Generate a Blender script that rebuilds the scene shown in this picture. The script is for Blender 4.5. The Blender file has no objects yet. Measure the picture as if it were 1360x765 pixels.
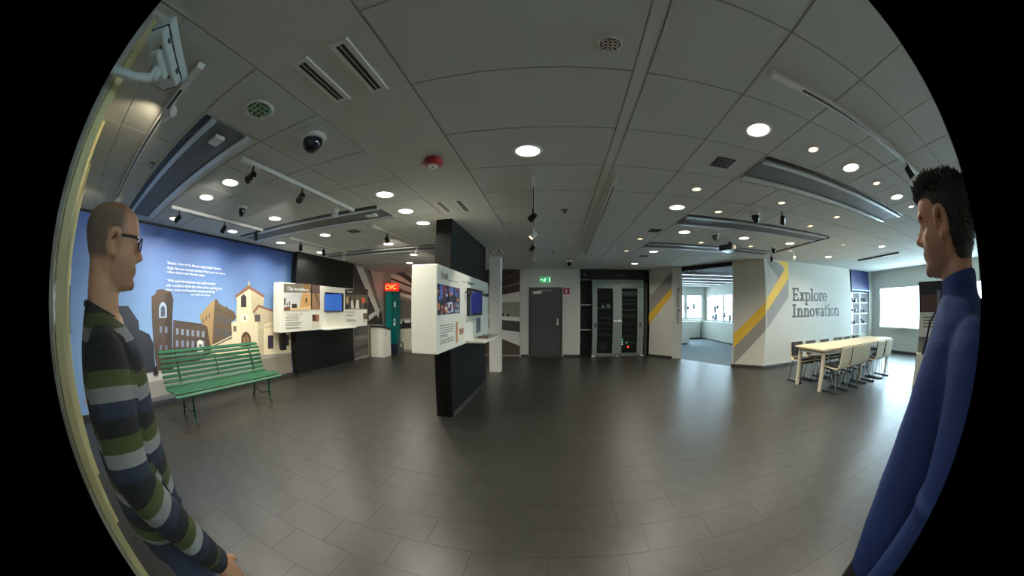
import bpy, bmesh, math, random
from mathutils import Vector, Matrix
random.seed(7)
SC = bpy.context.scene
COL = SC.collection
# ------------------------------------------------------------------ camera
FPX, K3, PCX, PCY = 429.3, .0484, 684.02, 403.69        # fisheye lens, fitted for a 1360 x 765 frame
PITCH, ROLL, YAW, CAMZ, CEIL = .0132, .0014, .1193, 1.434, 2.588
def _rot():
    c, s = math.cos(ROLL), math.sin(ROLL); A = Matrix(((c, 0, -s), (0, 1, 0), (s, 0, c)))
    c, s = math.cos(PITCH), math.sin(PITCH); B_ = Matrix(((1, 0, 0), (0, c, -s), (0, s, c)))
    c, s = math.cos(YAW), math.sin(YAW); D = Matrix(((c, -s, 0), (s, c, 0), (0, 0, 1)))
    return D @ B_ @ A
ROT = _rot()
cam = bpy.data.cameras.new('camera')
cam_ob = bpy.data.objects.new('camera', cam); COL.objects.link(cam_ob)
cam.type = 'PANO'; cam.panorama_type = 'FISHEYE_LENS_POLYNOMIAL'
cam.sensor_fit = 'HORIZONTAL'; cam.sensor_width = 36.0
_q = 1360 / 36.0 / FPX
cam.fisheye_polynomial_k0 = 0; cam.fisheye_polynomial_k1 = -_q; cam.fisheye_polynomial_k2 = 0
cam.fisheye_polynomial_k3 = -K3 * _q ** 3; cam.fisheye_polynomial_k4 = 0
cam.fisheye_fov = math.radians(181.9)
cam.shift_x = -(PCX - 680) / 1360; cam.shift_y = (PCY - 382.5) / 765
cam.clip_start = .01; cam.clip_end = 200
_r, _f, _u = ROT @ Vector((1, 0, 0)), ROT @ Vector((0, 1, 0)), ROT @ Vector((0, 0, 1))
cam_ob.matrix_world = Matrix(((_r.x, _u.x, -_f.x, 0), (_r.y, _u.y, -_f.y, 0), (_r.z, _u.z, -_f.z, CAMZ), (0, 0, 0, 1)))
SC.camera = cam_ob
# ------------------------------------------------------------------ daylight outside, exposure
W = bpy.data.worlds.new('overcast_sky'); SC.world = W; W.use_nodes = True
_bg = W.node_tree.nodes['Background']
_bg.inputs[0].default_value = (.64, .85, 1.0, 1); _bg.inputs[1].default_value = 46.0
SC.view_settings.view_transform = 'Standard'; SC.view_settings.look = 'None'
SC.view_settings.gamma = 1; SC.view_settings.use_curve_mapping = False
SC.view_settings.exposure = 0.0
LAMP = 1.35                                               # common dimmer for the room's lamps

# ------------------------------------------------------------------ helpers
def ray(x, y):
    dx, dy = x - PCX, -(y - PCY); r = math.hypot(dx, dy) + 1e-9; u = r / FPX; t = u + K3 * u ** 3
    return ROT @ Vector((math.sin(t) * dx / r, math.cos(t), math.sin(t) * dy / r))
def on_z(x, y, z):
    v = ray(x, y); t = (z - CAMZ) / v.z; return Vector((v.x * t, v.y * t, z))
def on_x(x, y, X):
    v = ray(x, y); t = X / v.x; return Vector((X, v.y * t, CAMZ + v.z * t))
def on_y(x, y, Y):
    v = ray(x, y); t = Y / v.y; return Vector((v.x * t, Y, CAMZ + v.z * t))
def lin(c):
    o = []
    for v in c[:3]:
        v = v / 255.; o.append(v / 12.92 if v <= .04045 else ((v + .055) / 1.055) ** 2.4)
    return tuple(o) + (1,)
MATS = {}
def M(name, col=(200, 200, 200), rough=.6, metal=0, var=.04, scale=6., bump=0., emit=None, es=0., alpha=None, spec=.5, stretch=None):
    if name in MATS: return MATS[name]
    m = bpy.data.materials.new(name); m.use_nodes = True; nt = m.node_tree; b = nt.nodes['Principled BSDF']
    b.inputs['Roughness'].default_value = rough; b.inputs['Metallic'].default_value = metal
    b.inputs['Specular IOR Level'].default_value = spec
    base = lin(col)
    tc = nt.nodes.new('ShaderNodeTexCoord'); nz = nt.nodes.new('ShaderNodeTexNoise'); nz.inputs['Scale'].default_value = scale
    nz.inputs['Detail'].default_value = 5
    src = tc.outputs['Object']
    if stretch:
        mp = nt.nodes.new('ShaderNodeMapping'); mp.inputs['Scale'].default_value = stretch
        nt.links.new(src, mp.inputs[0]); src = mp.outputs[0]
    nt.links.new(src, nz.inputs['Vector'])
    mx = nt.nodes.new('ShaderNodeMix'); mx.data_type = 'RGBA'
    mx.inputs[6].default_value = tuple(max(0, v * (1 - var * 2)) for v in base[:3]) + (1,)
    mx.inputs[7].default_value = tuple(min(1, v * (1 + var * 2)) for v in base[:3]) + (1,)
    nt.links.new(nz.outputs['Fac'], mx.inputs[0]); nt.links.new(mx.outputs[2], b.inputs['Base Color'])
    if bump:
        bp = nt.nodes.new('ShaderNodeBump'); bp.inputs['Strength'].default_value = bump; bp.inputs['Distance'].default_value = .01
        nt.links.new(nz.outputs['Fac'], bp.inputs['Height']); nt.links.new(bp.outputs[0], b.inputs['Normal'])
    if emit:
        b.inputs['Emission Color'].default_value = lin(emit); b.inputs['Emission Strength'].default_value = es
    if alpha is not None:
        b.inputs['Transmission Weight'].default_value = alpha; b.inputs['IOR'].default_value = 1.02 if alpha > .95 else 1.2
    MATS[name] = m; return m
class B:
    """collects shapes, then links them as one mesh object"""
    def __init__(s): s.bm = bmesh.new()
    def box(s, x0, x1, y0, y1, z0, z1, mi=0):
        vs = [s.bm.verts.new(p) for p in ((x0, y0, z0), (x1, y0, z0), (x1, y1, z0), (x0, y1, z0), (x0, y0, z1), (x1, y0, z1), (x1, y1, z1), (x0, y1, z1))]
        for f in ((0, 3, 2, 1), (4, 5, 6, 7), (0, 1, 5, 4), (1, 2, 6, 5), (2, 3, 7, 6), (3, 0, 4, 7)):
            s.bm.faces.new([vs[i] for i in f]).material_index = mi
        return vs
    def obox(s, c, size, ax=None, rz=0.):
        """box about c; ax: 3x3 matrix whose columns are its axes"""
        h = Vector(size) / 2; vs = s.box(-h.x, h.x, -h.y, h.y, -h.z, h.z)
        m = ax if ax else Matrix.Rotation(rz, 3, 'Z')
        for v in vs: v.co = m @ v.co + Vector(c)
        return vs
    def seg(s, a, b, w, h, up=(0, 0, 1)):
        """bar from a to b"""
        a, b = Vector(a), Vector(b); d = b - a; L = d.length; d = d / L; u = Vector(up); r = d.cross(u)
        if r.length < 1e-4: r = d.cross(Vector((1, 0, 0)))
        r.normalize(); u = r.cross(d)
        return s.obox((a + b) / 2, (w, L, h), Matrix((r, d, u)).transposed())
    def loft(s, rings, cap=True, mi=0):
        rr = [[s.bm.verts.new(p) for p in r] for r in rings]; n = len(rr[0])
        for a, b in zip(rr, rr[1:]):
            for i in range(n):
                s.bm.faces.new((a[i], a[(i + 1) % n], b[(i + 1) % n], b[i])).material_index = mi
        if cap:
            s.bm.faces.new(rr[0][::-1]).material_index = mi; s.bm.faces.new(rr[-1]).material_index = mi
    def tube(s, pts, r, seg=8, cap=True):
        pts = [Vector(p) for p in pts]; rs = r if isinstance(r, (list, tuple)) else [r] * len(pts); rings = []
        up = None
        for i, p in enumerate(pts):
            d = (pts[min(i + 1, len(pts) - 1)] - pts[max(i - 1, 0)]).normalized()
            if up is None:
                up = d.cross(Vector((0, 0, 1)))
                if up.length < 1e-3: up = d.cross(Vector((1, 0, 0)))
            up = (up - d * up.dot(d)).normalized(); v = d.cross(up)
            rings.append([p + (up * math.cos(2 * math.pi * k / seg) + v * math.sin(2 * math.pi * k / seg)) * rs[i] for k in range(seg)])
        s.loft(rings, cap)
    def lathe(s, c, prof, seg=20, cap=True):
        """prof: (radius, z) about a vertical axis through c"""
        s.loft([[(c[0] + r * math.cos(2 * math.pi * k / seg), c[1] + r * math.sin(2 * math.pi * k / seg), c[2] + z) for k in range(seg)] for r, z in prof], cap)
    def ball(s, c, r, seg=12, rings=8, sc=(1, 1, 1)):
        out = []
        for i in range(rings + 1):
            t = math.pi * (i + .04) / (rings + .08)
            out.append([(c[0] + sc[0] * r * math.sin(t) * math.cos(2 * math.pi * k / seg), c[1] + sc[1] * r * math.sin(t) * math.sin(2 * math.pi * k / seg), c[2] - sc[2] * r * math.cos(t)) for k in range(seg)])
        s.loft(out)
    def prism(s, poly, o, ax, ay, n, th, mi=0):
        """polygon in the plane o + x*ax + y*ay, thickened by th along n"""
        o, ax, ay, n = Vector(o), Vector(ax), Vector(ay), Vector(n)
        a = [o + ax * x + ay * y for x, y in poly]
        s.loft([a, [p + n * th for p in a]], True, mi)
    def bevel(s, w, seg=1):
        bmesh.ops.bevel(s.bm, geom=list(s.bm.edges), offset=w, segments=seg, affect='EDGES', profile=.7)
        return s
    def build(s, name, mat, parent=None, smooth=False, world=True):
        bmesh.ops.recalc_face_normals(s.bm, faces=s.bm.faces)
        if parent is not None and world:
            off = Vector((0, 0, 0)); p = parent
            while p: off += p.location; p = p.parent
            for v in s.bm.verts: v.co -= off
        me = bpy.data.meshes.new(name); s.bm.to_mesh(me); s.bm.free()
        for m in (mat if isinstance(mat, (list, tuple)) else [mat]): me.materials.append(m)
        if smooth:
            for p in me.polygons: p.use_smooth = True
        o = bpy.data.objects.new(name, me); COL.objects.link(o); o.parent = parent
        return o
def tag(o, label=None, cat=None, group=None, kind=None):
    if label: o['label'] = label
    if cat: o['category'] = cat
    if group: o['group'] = group
    if kind: o['kind'] = kind
    return o
def thing(name, label, cat, loc=(0, 0, 0), rz=0, group=None):
    o = bpy.data.objects.new(name, None); COL.objects.link(o); o.location = loc; o.rotation_euler = (0, 0, rz); o.empty_display_size = .1
    return tag(o, label, cat, group)
def copy_tree(o, parent=None):
    c = o.copy(); COL.objects.link(c); c.parent = parent
    for ch in list(o.children): copy_tree(ch, c)
    return c
def struct(name, b, mat, parent=None):
    o = b.build(name, mat, parent)
    if parent is None: o['kind'] = 'structure'
    return o
def text_bm(txt, size, align='LEFT', th=.002, space=1.0):
    cu = bpy.data.curves.new('t', 'FONT'); cu.body = txt; cu.size = size; cu.align_x = align; cu.extrude = th / 2; cu.resolution_u = 2; cu.space_line = space
    o = bpy.data.objects.new('t', cu); COL.objects.link(o); dg = bpy.context.evaluated_depsgraph_get()
    me = bpy.data.meshes.new_from_object(o.evaluated_get(dg)); bpy.data.objects.remove(o); bpy.data.curves.remove(cu); return me
def text(name, txt, size, o, ax, ay, mat, parent, align='LEFT', th=.002, space=1.0):
    me = text_bm(txt, size, align, th, space); ax, ay = Vector(ax).normalized(), Vector(ay).normalized(); n = ax.cross(ay)
    m = Matrix((ax, ay, n)).transposed().to_4x4(); m.translation = Vector(o)
    off = Vector((0, 0, 0)); p = parent
    while p: off += p.location; p = p.parent
    me.transform(Matrix.Translation(-off) @ m); me.materials.clear(); me.materials.append(mat); me.name = name
    ob = bpy.data.objects.new(name, me); COL.objects.link(ob); ob.parent = parent; ob['kind'] = 'stuff'; return ob
def lamp(name, kind, loc, power, col=(1, .93, .82), size=.1, aim=None, angle=60, blend=.6):
    l = bpy.data.lights.new(name, kind); l.energy = power * LAMP; l.color = col
    if kind == 'AREA': l.shape = 'DISK'; l.size = size; l.spread = math.radians(angle)
    else: l.shadow_soft_size = size
    if kind == 'SPOT': l.spot_size = math.radians(angle); l.spot_blend = blend
    o = bpy.data.objects.new(name, l); COL.objects.link(o); o.location = loc
    if aim is not None: o.rotation_euler = (Vector(aim) - Vector(loc)).to_track_quat('-Z', 'Y').to_euler()
    return o

# ------------------------------------------------------------------ materials
WALL = M('white_wall_paint', (205, 205, 196), .7, var=.02, bump=.02, scale=40)
TILE = M('ceiling_tile_white', (196, 198, 192), .8, var=.02, bump=.05, scale=60)
GAP = M('ceiling_grid_white', (176, 178, 174), .35)
PLASTER = M('ceiling_plaster', (200, 201, 192), .75, var=.02)
FLOORT = M('slate_grey_vinyl', (43, 43, 39), .37, var=.24, scale=7, bump=.03, spec=.5)
SEAM = M('floor_seam', (36, 36, 34), .6)
BLACK = M('black_panel', (14, 14, 14), .45, var=.05, spec=.35)
BLACKP = M('black_plastic', (18, 18, 19), .3)
WHITEP = M('white_plastic', (228, 228, 222), .4, var=.01)
WHITEB = M('white_board', (226, 226, 214), .45, var=.015)
DKGREY = M('dark_grey_paint', (72, 74, 73), .45, var=.02)
BEAM = M('grey_mesh_panel', (96, 98, 98), .6, var=.06, scale=90, bump=.15)
ALU = M('aluminium', (176, 180, 182), .35, .6, var=.02)
STEEL = M('grey_steel', (140, 152, 148), .4, .3, var=.02)
CHROME = M('chrome', (210, 210, 210), .15, 1., var=.01)
YELLOW = M('yellow_stripe_paint', (226, 182, 58), .6, var=.02)
GREYSTRIPE = M('warm_grey_stripe_paint', (150, 148, 143), .6, var=.02)
TEXTD = M('charcoal_lettering', (26, 34, 38), .6, var=.02)
TEXTG = M('grey_print', (120, 118, 112), .7)
TEXTW = M('white_print', (240, 243, 248), .6)
LAMPW = M('lit_lamp_lens', (250, 250, 250), .4, emit=(255, 252, 244), es=9)
LAMPWARM = M('lit_warm_spot_lens', (250, 245, 235), .4, emit=(255, 222, 176), es=2.2)
GLASS = M('clear_glass', (235, 242, 242), .03, var=0, alpha=.98)
BLUEPRINT = M('navy_sign', (18, 26, 70), .4)
RED = M('alarm_red', (150, 20, 24), .35, var=.03)

# ------------------------------------------------------------------ structure
XL, XR, YB = -5.28, 11.3, 9.5
E0, E1 = Vector((5.13, 6.35)), Vector((9.57, 6.50))      # the Explore wall
BL = Vector((4.5, 7.0)); YA0, YA1, YA2 = Vector((2.92, 9.42)), Vector((3.44, 8.72)), Vector((3.70, 8.62))

# floor: backing slab and single vinyl tiles laid in staggered rows
b = B(); b.box(-5.6, 11.6, -.9, 15, -.06, -.004); floor = struct('floor', b, SEAM)
_fl = []
TLX, TLY = .45, .30
k = 0
for j in range(-3, 33):
    y0 = -.09 + TLY * j; off = random.choice((0, .15, .225, .3)) + .03
    i0 = int(-5.6 / TLX) - 1
    for i in range(i0, int(11.6 / TLX) + 1):
        x0 = i * TLX + off
        if x0 < -5.6 or x0 + TLX > 11.6 or y0 + TLY > 9.75: continue
        _fl.append((math.hypot(x0 + .22, y0 + .15) + (0 if y0 > .3 else 3), x0, y0))
_fl.sort()
tm = []
for v in range(4):
    q = B(); q.box(0.0009, TLX - 0.0009, 0.0009, TLY - 0.0009, -.02, 0); me = bpy.data.meshes.new('floor_tile')
    bmesh.ops.recalc_face_normals(q.bm, faces=q.bm.faces); q.bm.to_mesh(me); q.bm.free(); me.materials.append(FLOORT); tm.append(me)
for n, (d, x0, y0) in enumerate(_fl[:300]):
    o = bpy.data.objects.new('floor_tile', tm[n % 4]); COL.objects.link(o); o.location = (x0, y0, random.uniform(-.0006, 0)); o.parent = floor
q = B()
for d, x0, y0 in _fl[300:]: q.box(x0 + 0.0009, x0 + TLX - 0.0009, y0 + 0.0009, y0 + TLY - 0.0009, -.003, 0)
tag(q.build('floor_tile_field', FLOORT, floor), kind='stuff')
# carpet of the room beyond
q = B()
q.prism([(3.70, 8.62), (4.5, 7.0), (5.13, 6.55), (9.6, 6.62), (9.6, 15), (3.0, 15), (3.0, 9.6)], (0, 0, 0), (1, 0, 0), (0, 1, 0), (0, 0, 1), .004)
struct('floor_carpet', q, M('blue_grey_carpet', (150, 160, 166), .9, var=.06, scale=60, bump=.1))

# walls
def wall(name, a, b_, z0=0, z1=CEIL + .1, th=.12, mat=WALL, holes=(), side=1):
    """vertical wall from a to b_; holes = (s0, s1, z0, z1); grows to the left of a->b_ times side"""
    a, b_ = Vector(a[:2]), Vector(b_[:2]); d = (b_ - a); L = d.length; d /= L; n = Vector((-d.y, d.x)) * side
    q = B(); D = Vector((d.x, d.y, 0)); N = Vector((n.x, n.y, 0)); O = Vector((a.x, a.y, 0))
    def pc(s0, s1, za, zb):
        if s1 - s0 > 1e-4 and zb - za > 1e-4:
            q.prism([(s0, za), (s1, za), (s1, zb), (s0, zb)], O, D, (0, 0, 1), N, th)
    cur = 0
    for s0, s1, ha, hb in sorted(holes):
        pc(cur, s0, z0, z1); pc(s0, s1, z0, ha); pc(s0, s1, hb, z1); cur = s1
    pc(cur, L, z0, z1)
    return struct(name, q, mat)
wall('wall_left', (XL - .02, 9.6), (XL - .02, -.9), side=-1)
wall('wall_back', (-5.4, YB), (2.95, YB), holes=[(-.73 + 5.4, .26 + 5.4, 0, 2.04), (.79 + 5.4, 2.9 + 5.4, 0, CEIL)])
wall('wall_rear', (11.4, -.42), (-1.4, -.42))
WINS = [(.25 + 1.262 * i, .25 + 1.262 * i + 1.24) for i in range(5)]
wall('wall_window', (XR, -.5), (XR, 6.6), side=-1, holes=[(a, c, .76, 2.03) for a, c in WINS])
for n, (s0, s1) in enumerate(WINS):
    w = thing('window_%d' % (n + 1), 'white framed window', None, (XR, -.5 + s0, .76)); del w['label']; w['kind'] = 'structure'
    y0, y1 = -.5 + s0, -.5 + s1
    q = B()
    for za, zb in ((.76, .785), (2.005, 2.03)): q.box(XR - .01, XR + .08, y0, y1, za, zb)
    for ya in (y0, y1 - .012): q.box(XR - .01, XR + .08, ya, ya + .012, .785, 2.005)
    q.build('window_frame', WHITEP, w)
    q = B(); q.box(XR + .03, XR + .036, y0 + .012, y1 - .012, .785, 2.005); q.build('pane', GLASS, w)
    q = B(); q.box(XR - .07, XR + .0, y0 - .05, y1 + .05, .735, .76); q.build('window_sill', WHITEP, w)
# sunscreen cloth blinds hang in front of the panes: thin bottom bars and cords show
# diagonal entrance walls
wall('wall_entry_left', YA0, YA1, th=.1)
wall('wall_entry_reveal', YA1, YA2, th=.1)
wall('wall_entry_right', BL, E0, th=.1)
wall('wall_explore', E0, E1, th=.18)
wall('wall_explore_end', E1, (E1.x + .05, 7.6), th=.18)
wall('wall_shelf_back', (E1.x - .1, 7.0), (XR + .1, 6.9), th=.1)
wall('wall_beyond_left', (3.0, 9.5), (3.0, 14.4), th=.1)
# room beyond: windows along two sides
bh = [(.5 + .95 * i, 1.35 + .95 * i, .95, 2.05) for i in range(4)]
wall('wall_beyond_back', (3.0, 14.3), (7.5, 14.3), holes=bh)
wall('wall_beyond_right', (7.45, 14.4), (7.45, 7.2), holes=[(.3 + .85 * i, 1.05 + .85 * i, .85, 2.0) for i in range(7)])
wn = 5
for i in range(4):
    wn += 1; x0 = 3.0 + .5 + .95 * i
    w = thing('window_%d' % wn, 'w', None, (x0, 14.3, .95)); del w['label']; w['kind'] = 'structure'
    q = B()
    q.box(x0, x0 + .85, 14.28, 14.38, .95, .99); q.box(x0, x0 + .85, 14.28, 14.38, 2.01, 2.05); q.box(x0, x0 + .04, 14.28, 14.38, .99, 2.01); q.box(x0 + .81, x0 + .85, 14.28, 14.38, .99, 2.01); q.box(x0 + .04, x0 + .81, 14.29, 14.35, 1.42, 1.445)
    q.build('window_frame', ALU, w)
    q = B(); q.box(x0 + .04, x0 + .81, 14.33, 14.335, .99, 2.01); q.build('pane', GLASS, w)
for i in range(7):
    wn += 1; y1 = 14.4 - .3 - .85 * i; y0 = y1 - .75
    w = thing('window_%d' % wn, 'w', None, (7.45, y0, .85)); del w['label']; w['kind'] = 'structure'
    q = B()
    q.box(7.43, 7.53, y0, y1, .85, .89); q.box(7.43, 7.53, y0, y1, 1.96, 2.0); q.box(7.43, 7.53, y0, y0 + .04, .89, 1.96); q.box(7.43, 7.53, y1 - .04, y1, .89, 1.96); q.box(7.44, 7.5, y0 + .04, y1 - .04, 1.4, 1.425)
    q.build('window_frame', ALU, w)
    q = B(); q.box(7.48, 7.485, y0 + .04, y1 - .04, .89, 1.96); q.build('pane', GLASS, w)
# base boards
DKB = M('dark_baseboard', (58, 58, 57), .5)
def base(name, a, b_, h=.06, mat=DKB, th=.012):
    a, b_ = Vector(a[:2]), Vector(b_[:2]); d = (b_ - a).normalized(); n = Vector((d.y, -d.x, 0)); q = B()
    q.prism([(0, 0), ((b_ - a).length, 0), ((b_ - a).length, h), (0, h)], (a.x, a.y, 0), (d.x, d.y, 0), (0, 0, 1), n, th); return struct(name, q, mat)
base('baseboard_back', (-.95, YB), (-.75, YB)); base('baseboard_back_right', (.30, YB), (.79, YB))
base('baseboard_entry_left', YA0, YA1); base('baseboard_entry_right', BL, E0); base('baseboard_explore', E0, E1)
base('baseboard_window', (XR, 6.5), (XR, -.4))

# ceiling: dark void slab, plaster band, single tiles
q = B(); q.box(-5.6, 11.6, -.9, 15, CEIL + .009, CEIL + .1); ceiling = struct('ceiling', q, GAP)
q = B(); q.box(-1.335, -.695, -.6, 9.6, CEIL, CEIL + .03); q.build('plaster_band', PLASTER, ceiling)
q = B(); q.box(.44, .505, -.6, 9.6, CEIL, CEIL + .03); q.build('filler_strip', PLASTER, ceiling)
BEAMS = [(-4.94, -1.94, .6), (-4.94, -1.94, 3.0), (-4.94, -1.94, 5.4), (1.705, 4.73, 1.8), (1.705, 4.73, 3.6), (1.705, 4.73, 5.4)]
cols = []
x = -1.34
while x > -5.5: cols.append((x - .6, x)); x -= .6
cols += [(-.69, .435), (.51, 1.10)]
x = 1.10
while x < 11.2: cols.append((x, x + .605)); x += .605
def in_room(x, y):
    if y > 6.5 and x > 4.9: return False
    if 2.9 < x < 4.9 and y > 9.42 - (x - 2.92) * 1.35: return False
    return y < 9.6
tl = []
for j in range(-1, 16):
    for x0, x1 in cols:
        y0 = .005 + .6 * j; cx, cy = (x0 + x1) / 2, y0 + .3
        if not in_room(cx - .1, cy - .2): continue
        if any(a - .01 < cx < c + .01 and abs(cy - .3 - yy) < .1 for a, c, yy in BEAMS): continue
        tl.append((math.hypot(cx, cy) + (0 if y0 > 0 else 4), x0, x1, y0))
tl.sort(); tcache = {}
for d, x0, x1, y0 in tl[:300]:
    w = round(x1 - x0, 3)
    if w not in tcache:
        q = B(); q.box(.005, w - .005, .005, .595, 0, .012); q.bevel(.002); me = bpy.data.meshes.new('ceiling_tile')
        bmesh.ops.recalc_face_normals(q.bm, faces=q.bm.faces); q.bm.to_mesh(me); q.bm.free(); me.materials.append(TILE); tcache[w] = me
    o = bpy.data.objects.new('ceiling_tile', tcache[w]); COL.objects.link(o); o.location = (x0, y0, CEIL + random.uniform(-0.0009, .001)); o.parent = ceiling
if tl[300:]:
    q = B()
    for d, x0, x1, y0 in tl[300:]: q.box(x0 + .005, x1 - .005, y0 + .005, y0 + .595, CEIL, CEIL + .012)
    tag(q.build('ceiling_tile_field', TILE, ceiling), kind='stuff')
# room beyond: dark ceiling with light strips
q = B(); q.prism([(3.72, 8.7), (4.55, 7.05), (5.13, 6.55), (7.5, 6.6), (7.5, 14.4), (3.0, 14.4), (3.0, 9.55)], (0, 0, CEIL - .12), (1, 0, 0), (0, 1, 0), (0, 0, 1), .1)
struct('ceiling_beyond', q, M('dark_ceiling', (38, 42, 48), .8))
LSTRIP = M('lit_strip', (250, 250, 250), .5, emit=(225, 240, 255), es=1.6)
for i in range(5):
    y = 8.9 + 1.1 * i; t = thing('strip_light', 'long white light strip hung in the dark ceiling beyond the entrance', 'light', (4.0, y, CEIL - .14), 0, 'strip lights in the room beyond')
    q = B(); q.box(3.7, 7.2, y - .07, y + .07, CEIL - .18, CEIL - .12); q.build('housing', ALU, t)
    q = B(); q.box(3.72, 7.18, y - .05, y + .05, CEIL - .187, CEIL - .18); q.build('diffuser', LSTRIP, t)

# ------------------------------------------------------------------ flat print helper
def pm(c): return M('print_%d_%d_%d' % c, c, .55, var=.05, scale=14)
def zf(x0, y0, s): return lambda p: (x0 + p[0] / s, y0 + p[1] / s)
def printed(name, parent, polys, hit, n, z=None, step=.0006, th=.001, lift=.0):
    """flat print: polygons given where the photograph shows them, laid on the board they are printed on"""
    mats, q, n = [], B(), Vector(n)
    for k, (c, pts) in enumerate(polys):
        m = pm(c) if isinstance(c, tuple) else c
        if m not in mats: mats.append(m)
        P = [Vector(hit(*(z(p) if z else p))) + n * (lift + step * k) for p in pts]
        q.loft([P, [p + n * th for p in P]], True, mats.index(m))
    return q.build(name, mats, parent)
def rect(x0, y0, x1, y1): return [(x0, y0), (x1, y0), (x1, y1), (x0, y1)]
def on_line(a, b_):
    d = (b_ - a).normalized(); n = Vector((-d.y, d.x))
    def h(x, y):
        v = ray(x, y); t = a.dot(n) / (v.x * n.x + v.y * n.y); return Vector((v.x * t, v.y * t, CAMZ + v.z * t))
    return h

# ------------------------------------------------------------------ wall mural with the town square
t = thing('photo_mural', 'wall mural photo of a sunny town square with church and blue sky', 'mural', (XL, -.3, 0))
q = B(); q.box(XL - .02, XL, -.33, 4.93, .0, CEIL)
SKYP = M('printed_sky', (70, 110, 190), .55)
nt = SKYP.node_tree; bs = nt.nodes['Principled BSDF']; tcn = nt.nodes.new('ShaderNodeTexCoord'); sp = nt.nodes.new('ShaderNodeSeparateXYZ'); rp = nt.nodes.new('ShaderNodeValToRGB'); mr = nt.nodes.new('ShaderNodeMapRange')
mr.inputs[1].default_value = .9; mr.inputs[2].default_value = 2.6
rp.color_ramp.elements[0].color = lin((138, 176, 222)); rp.color_ramp.elements[1].color = lin((30, 60, 128))
nt.links.new(tcn.outputs['Object'], sp.inputs[0]); nt.links.new(sp.outputs[2], mr.inputs[0]); nt.links.new(mr.outputs[0], rp.inputs[0]); nt.links.new(rp.outputs[0], bs.inputs['Base Color'])
q.build('printed_sky', SKYP, t)
z1 = zf(160, 280, 2.733); hL = lambda x, y: on_x(x, y, XL)
DK, BR, BR2, TAN, TAN2, CRM, CRM2, PAV = (44, 48, 58), (84, 68, 56), (66, 54, 46), (166, 138, 96), (100, 84, 66), (226, 214, 180), (190, 178, 148), (158, 154, 148)
def winrow(x0, y0, x1, y1, n, w, h, c):
    return [(c, rect(x0 + (x1 - x0) * i / max(1, n - 1) - w / 2, y0 + (y1 - y0) * i / max(1, n - 1) - h / 2, x0 + (x1 - x0) * i / max(1, n - 1) + w / 2, y0 + (y1 - y0) * i / max(1, n - 1) + h / 2)) for i in range(n)]
pl = [((146, 138, 126), [(130, 520), (640, 470), (640, 560), (130, 590)]), ((172, 168, 162), [(-115, 560), (60, 590), (130, 578), (330, 535), (500, 522), (640, 505), (640, 592), (440, 640), (250, 690), (120, 735), (-40, 800), (-130, 700)]),
      ((206, 206, 204), [(60, 596), (200, 583), (205, 600), (95, 625)]), ((122, 120, 118), [(80, 690), (260, 640), (290, 655), (100, 745)]),
      ((140, 132, 118), [(500, 540), (640, 515), (640, 592), (440, 640)]),
      (DK, [(-110, 350), (0, 345), (28, 345), (66, 400), (68, 430), (105, 448), (120, 482), (128, 582), (80, 592), (-110, 560)]),
      ((36, 40, 50), [(-110, 430), (40, 440), (62, 470), (66, 590), (-110, 560)]),
      (BR, [(113, 312), (128, 300), (130, 288), (148, 284), (172, 290), (184, 296), (186, 312), (192, 322), (192, 578), (132, 580)]),
      (BR2, [(165, 300), (184, 296), (192, 322), (192, 578), (172, 579)]),
      ((170, 190, 214), [(140, 388), (140, 350), (146, 336), (154, 330), (162, 336), (168, 350), (168, 388)]), ((80, 88, 104), [(146, 384), (146, 352), (154, 342), (162, 352), (162, 384)]),
      (BR, [(192, 396), (312, 412), (332, 470), (330, 515), (260, 560), (192, 566)]), ((70, 58, 50), [(192, 396), (312, 412), (312, 418), (192, 403)])]
pl += winrow(206, 438, 300, 448, 6, 9, 22, (140, 152, 172)) + winrow(206, 482, 300, 486, 6, 9, 24, (132, 144, 166)) + winrow(206, 526, 290, 524, 5, 9, 22, (92, 98, 112))
pl += winrow(146, 430, 166, 432, 2, 8, 24, (120, 134, 156)) + winrow(146, 500, 166, 500, 2, 8, 26, (110, 122, 144))
pl += [(TAN, [(286, 382), (300, 365), (330, 330), (342, 322), (348, 330), (340, 500), (330, 510), (314, 420), (296, 412)]),
       (TAN2, [(342, 322), (352, 322), (356, 335), (380, 350), (384, 345), (392, 355), (412, 366), (420, 388), (402, 404), (404, 450), (334, 500)]),
       ((90, 76, 62), [(342, 350), (418, 384), (420, 390), (342, 360)])]
pl += winrow(352, 392, 392, 402, 4, 7, 22, (80, 84, 100)) + winrow(350, 440, 392, 446, 4, 7, 24, (80, 84, 100)) + winrow(300, 400, 322, 380, 3, 5, 16, (110, 100, 90))
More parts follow.
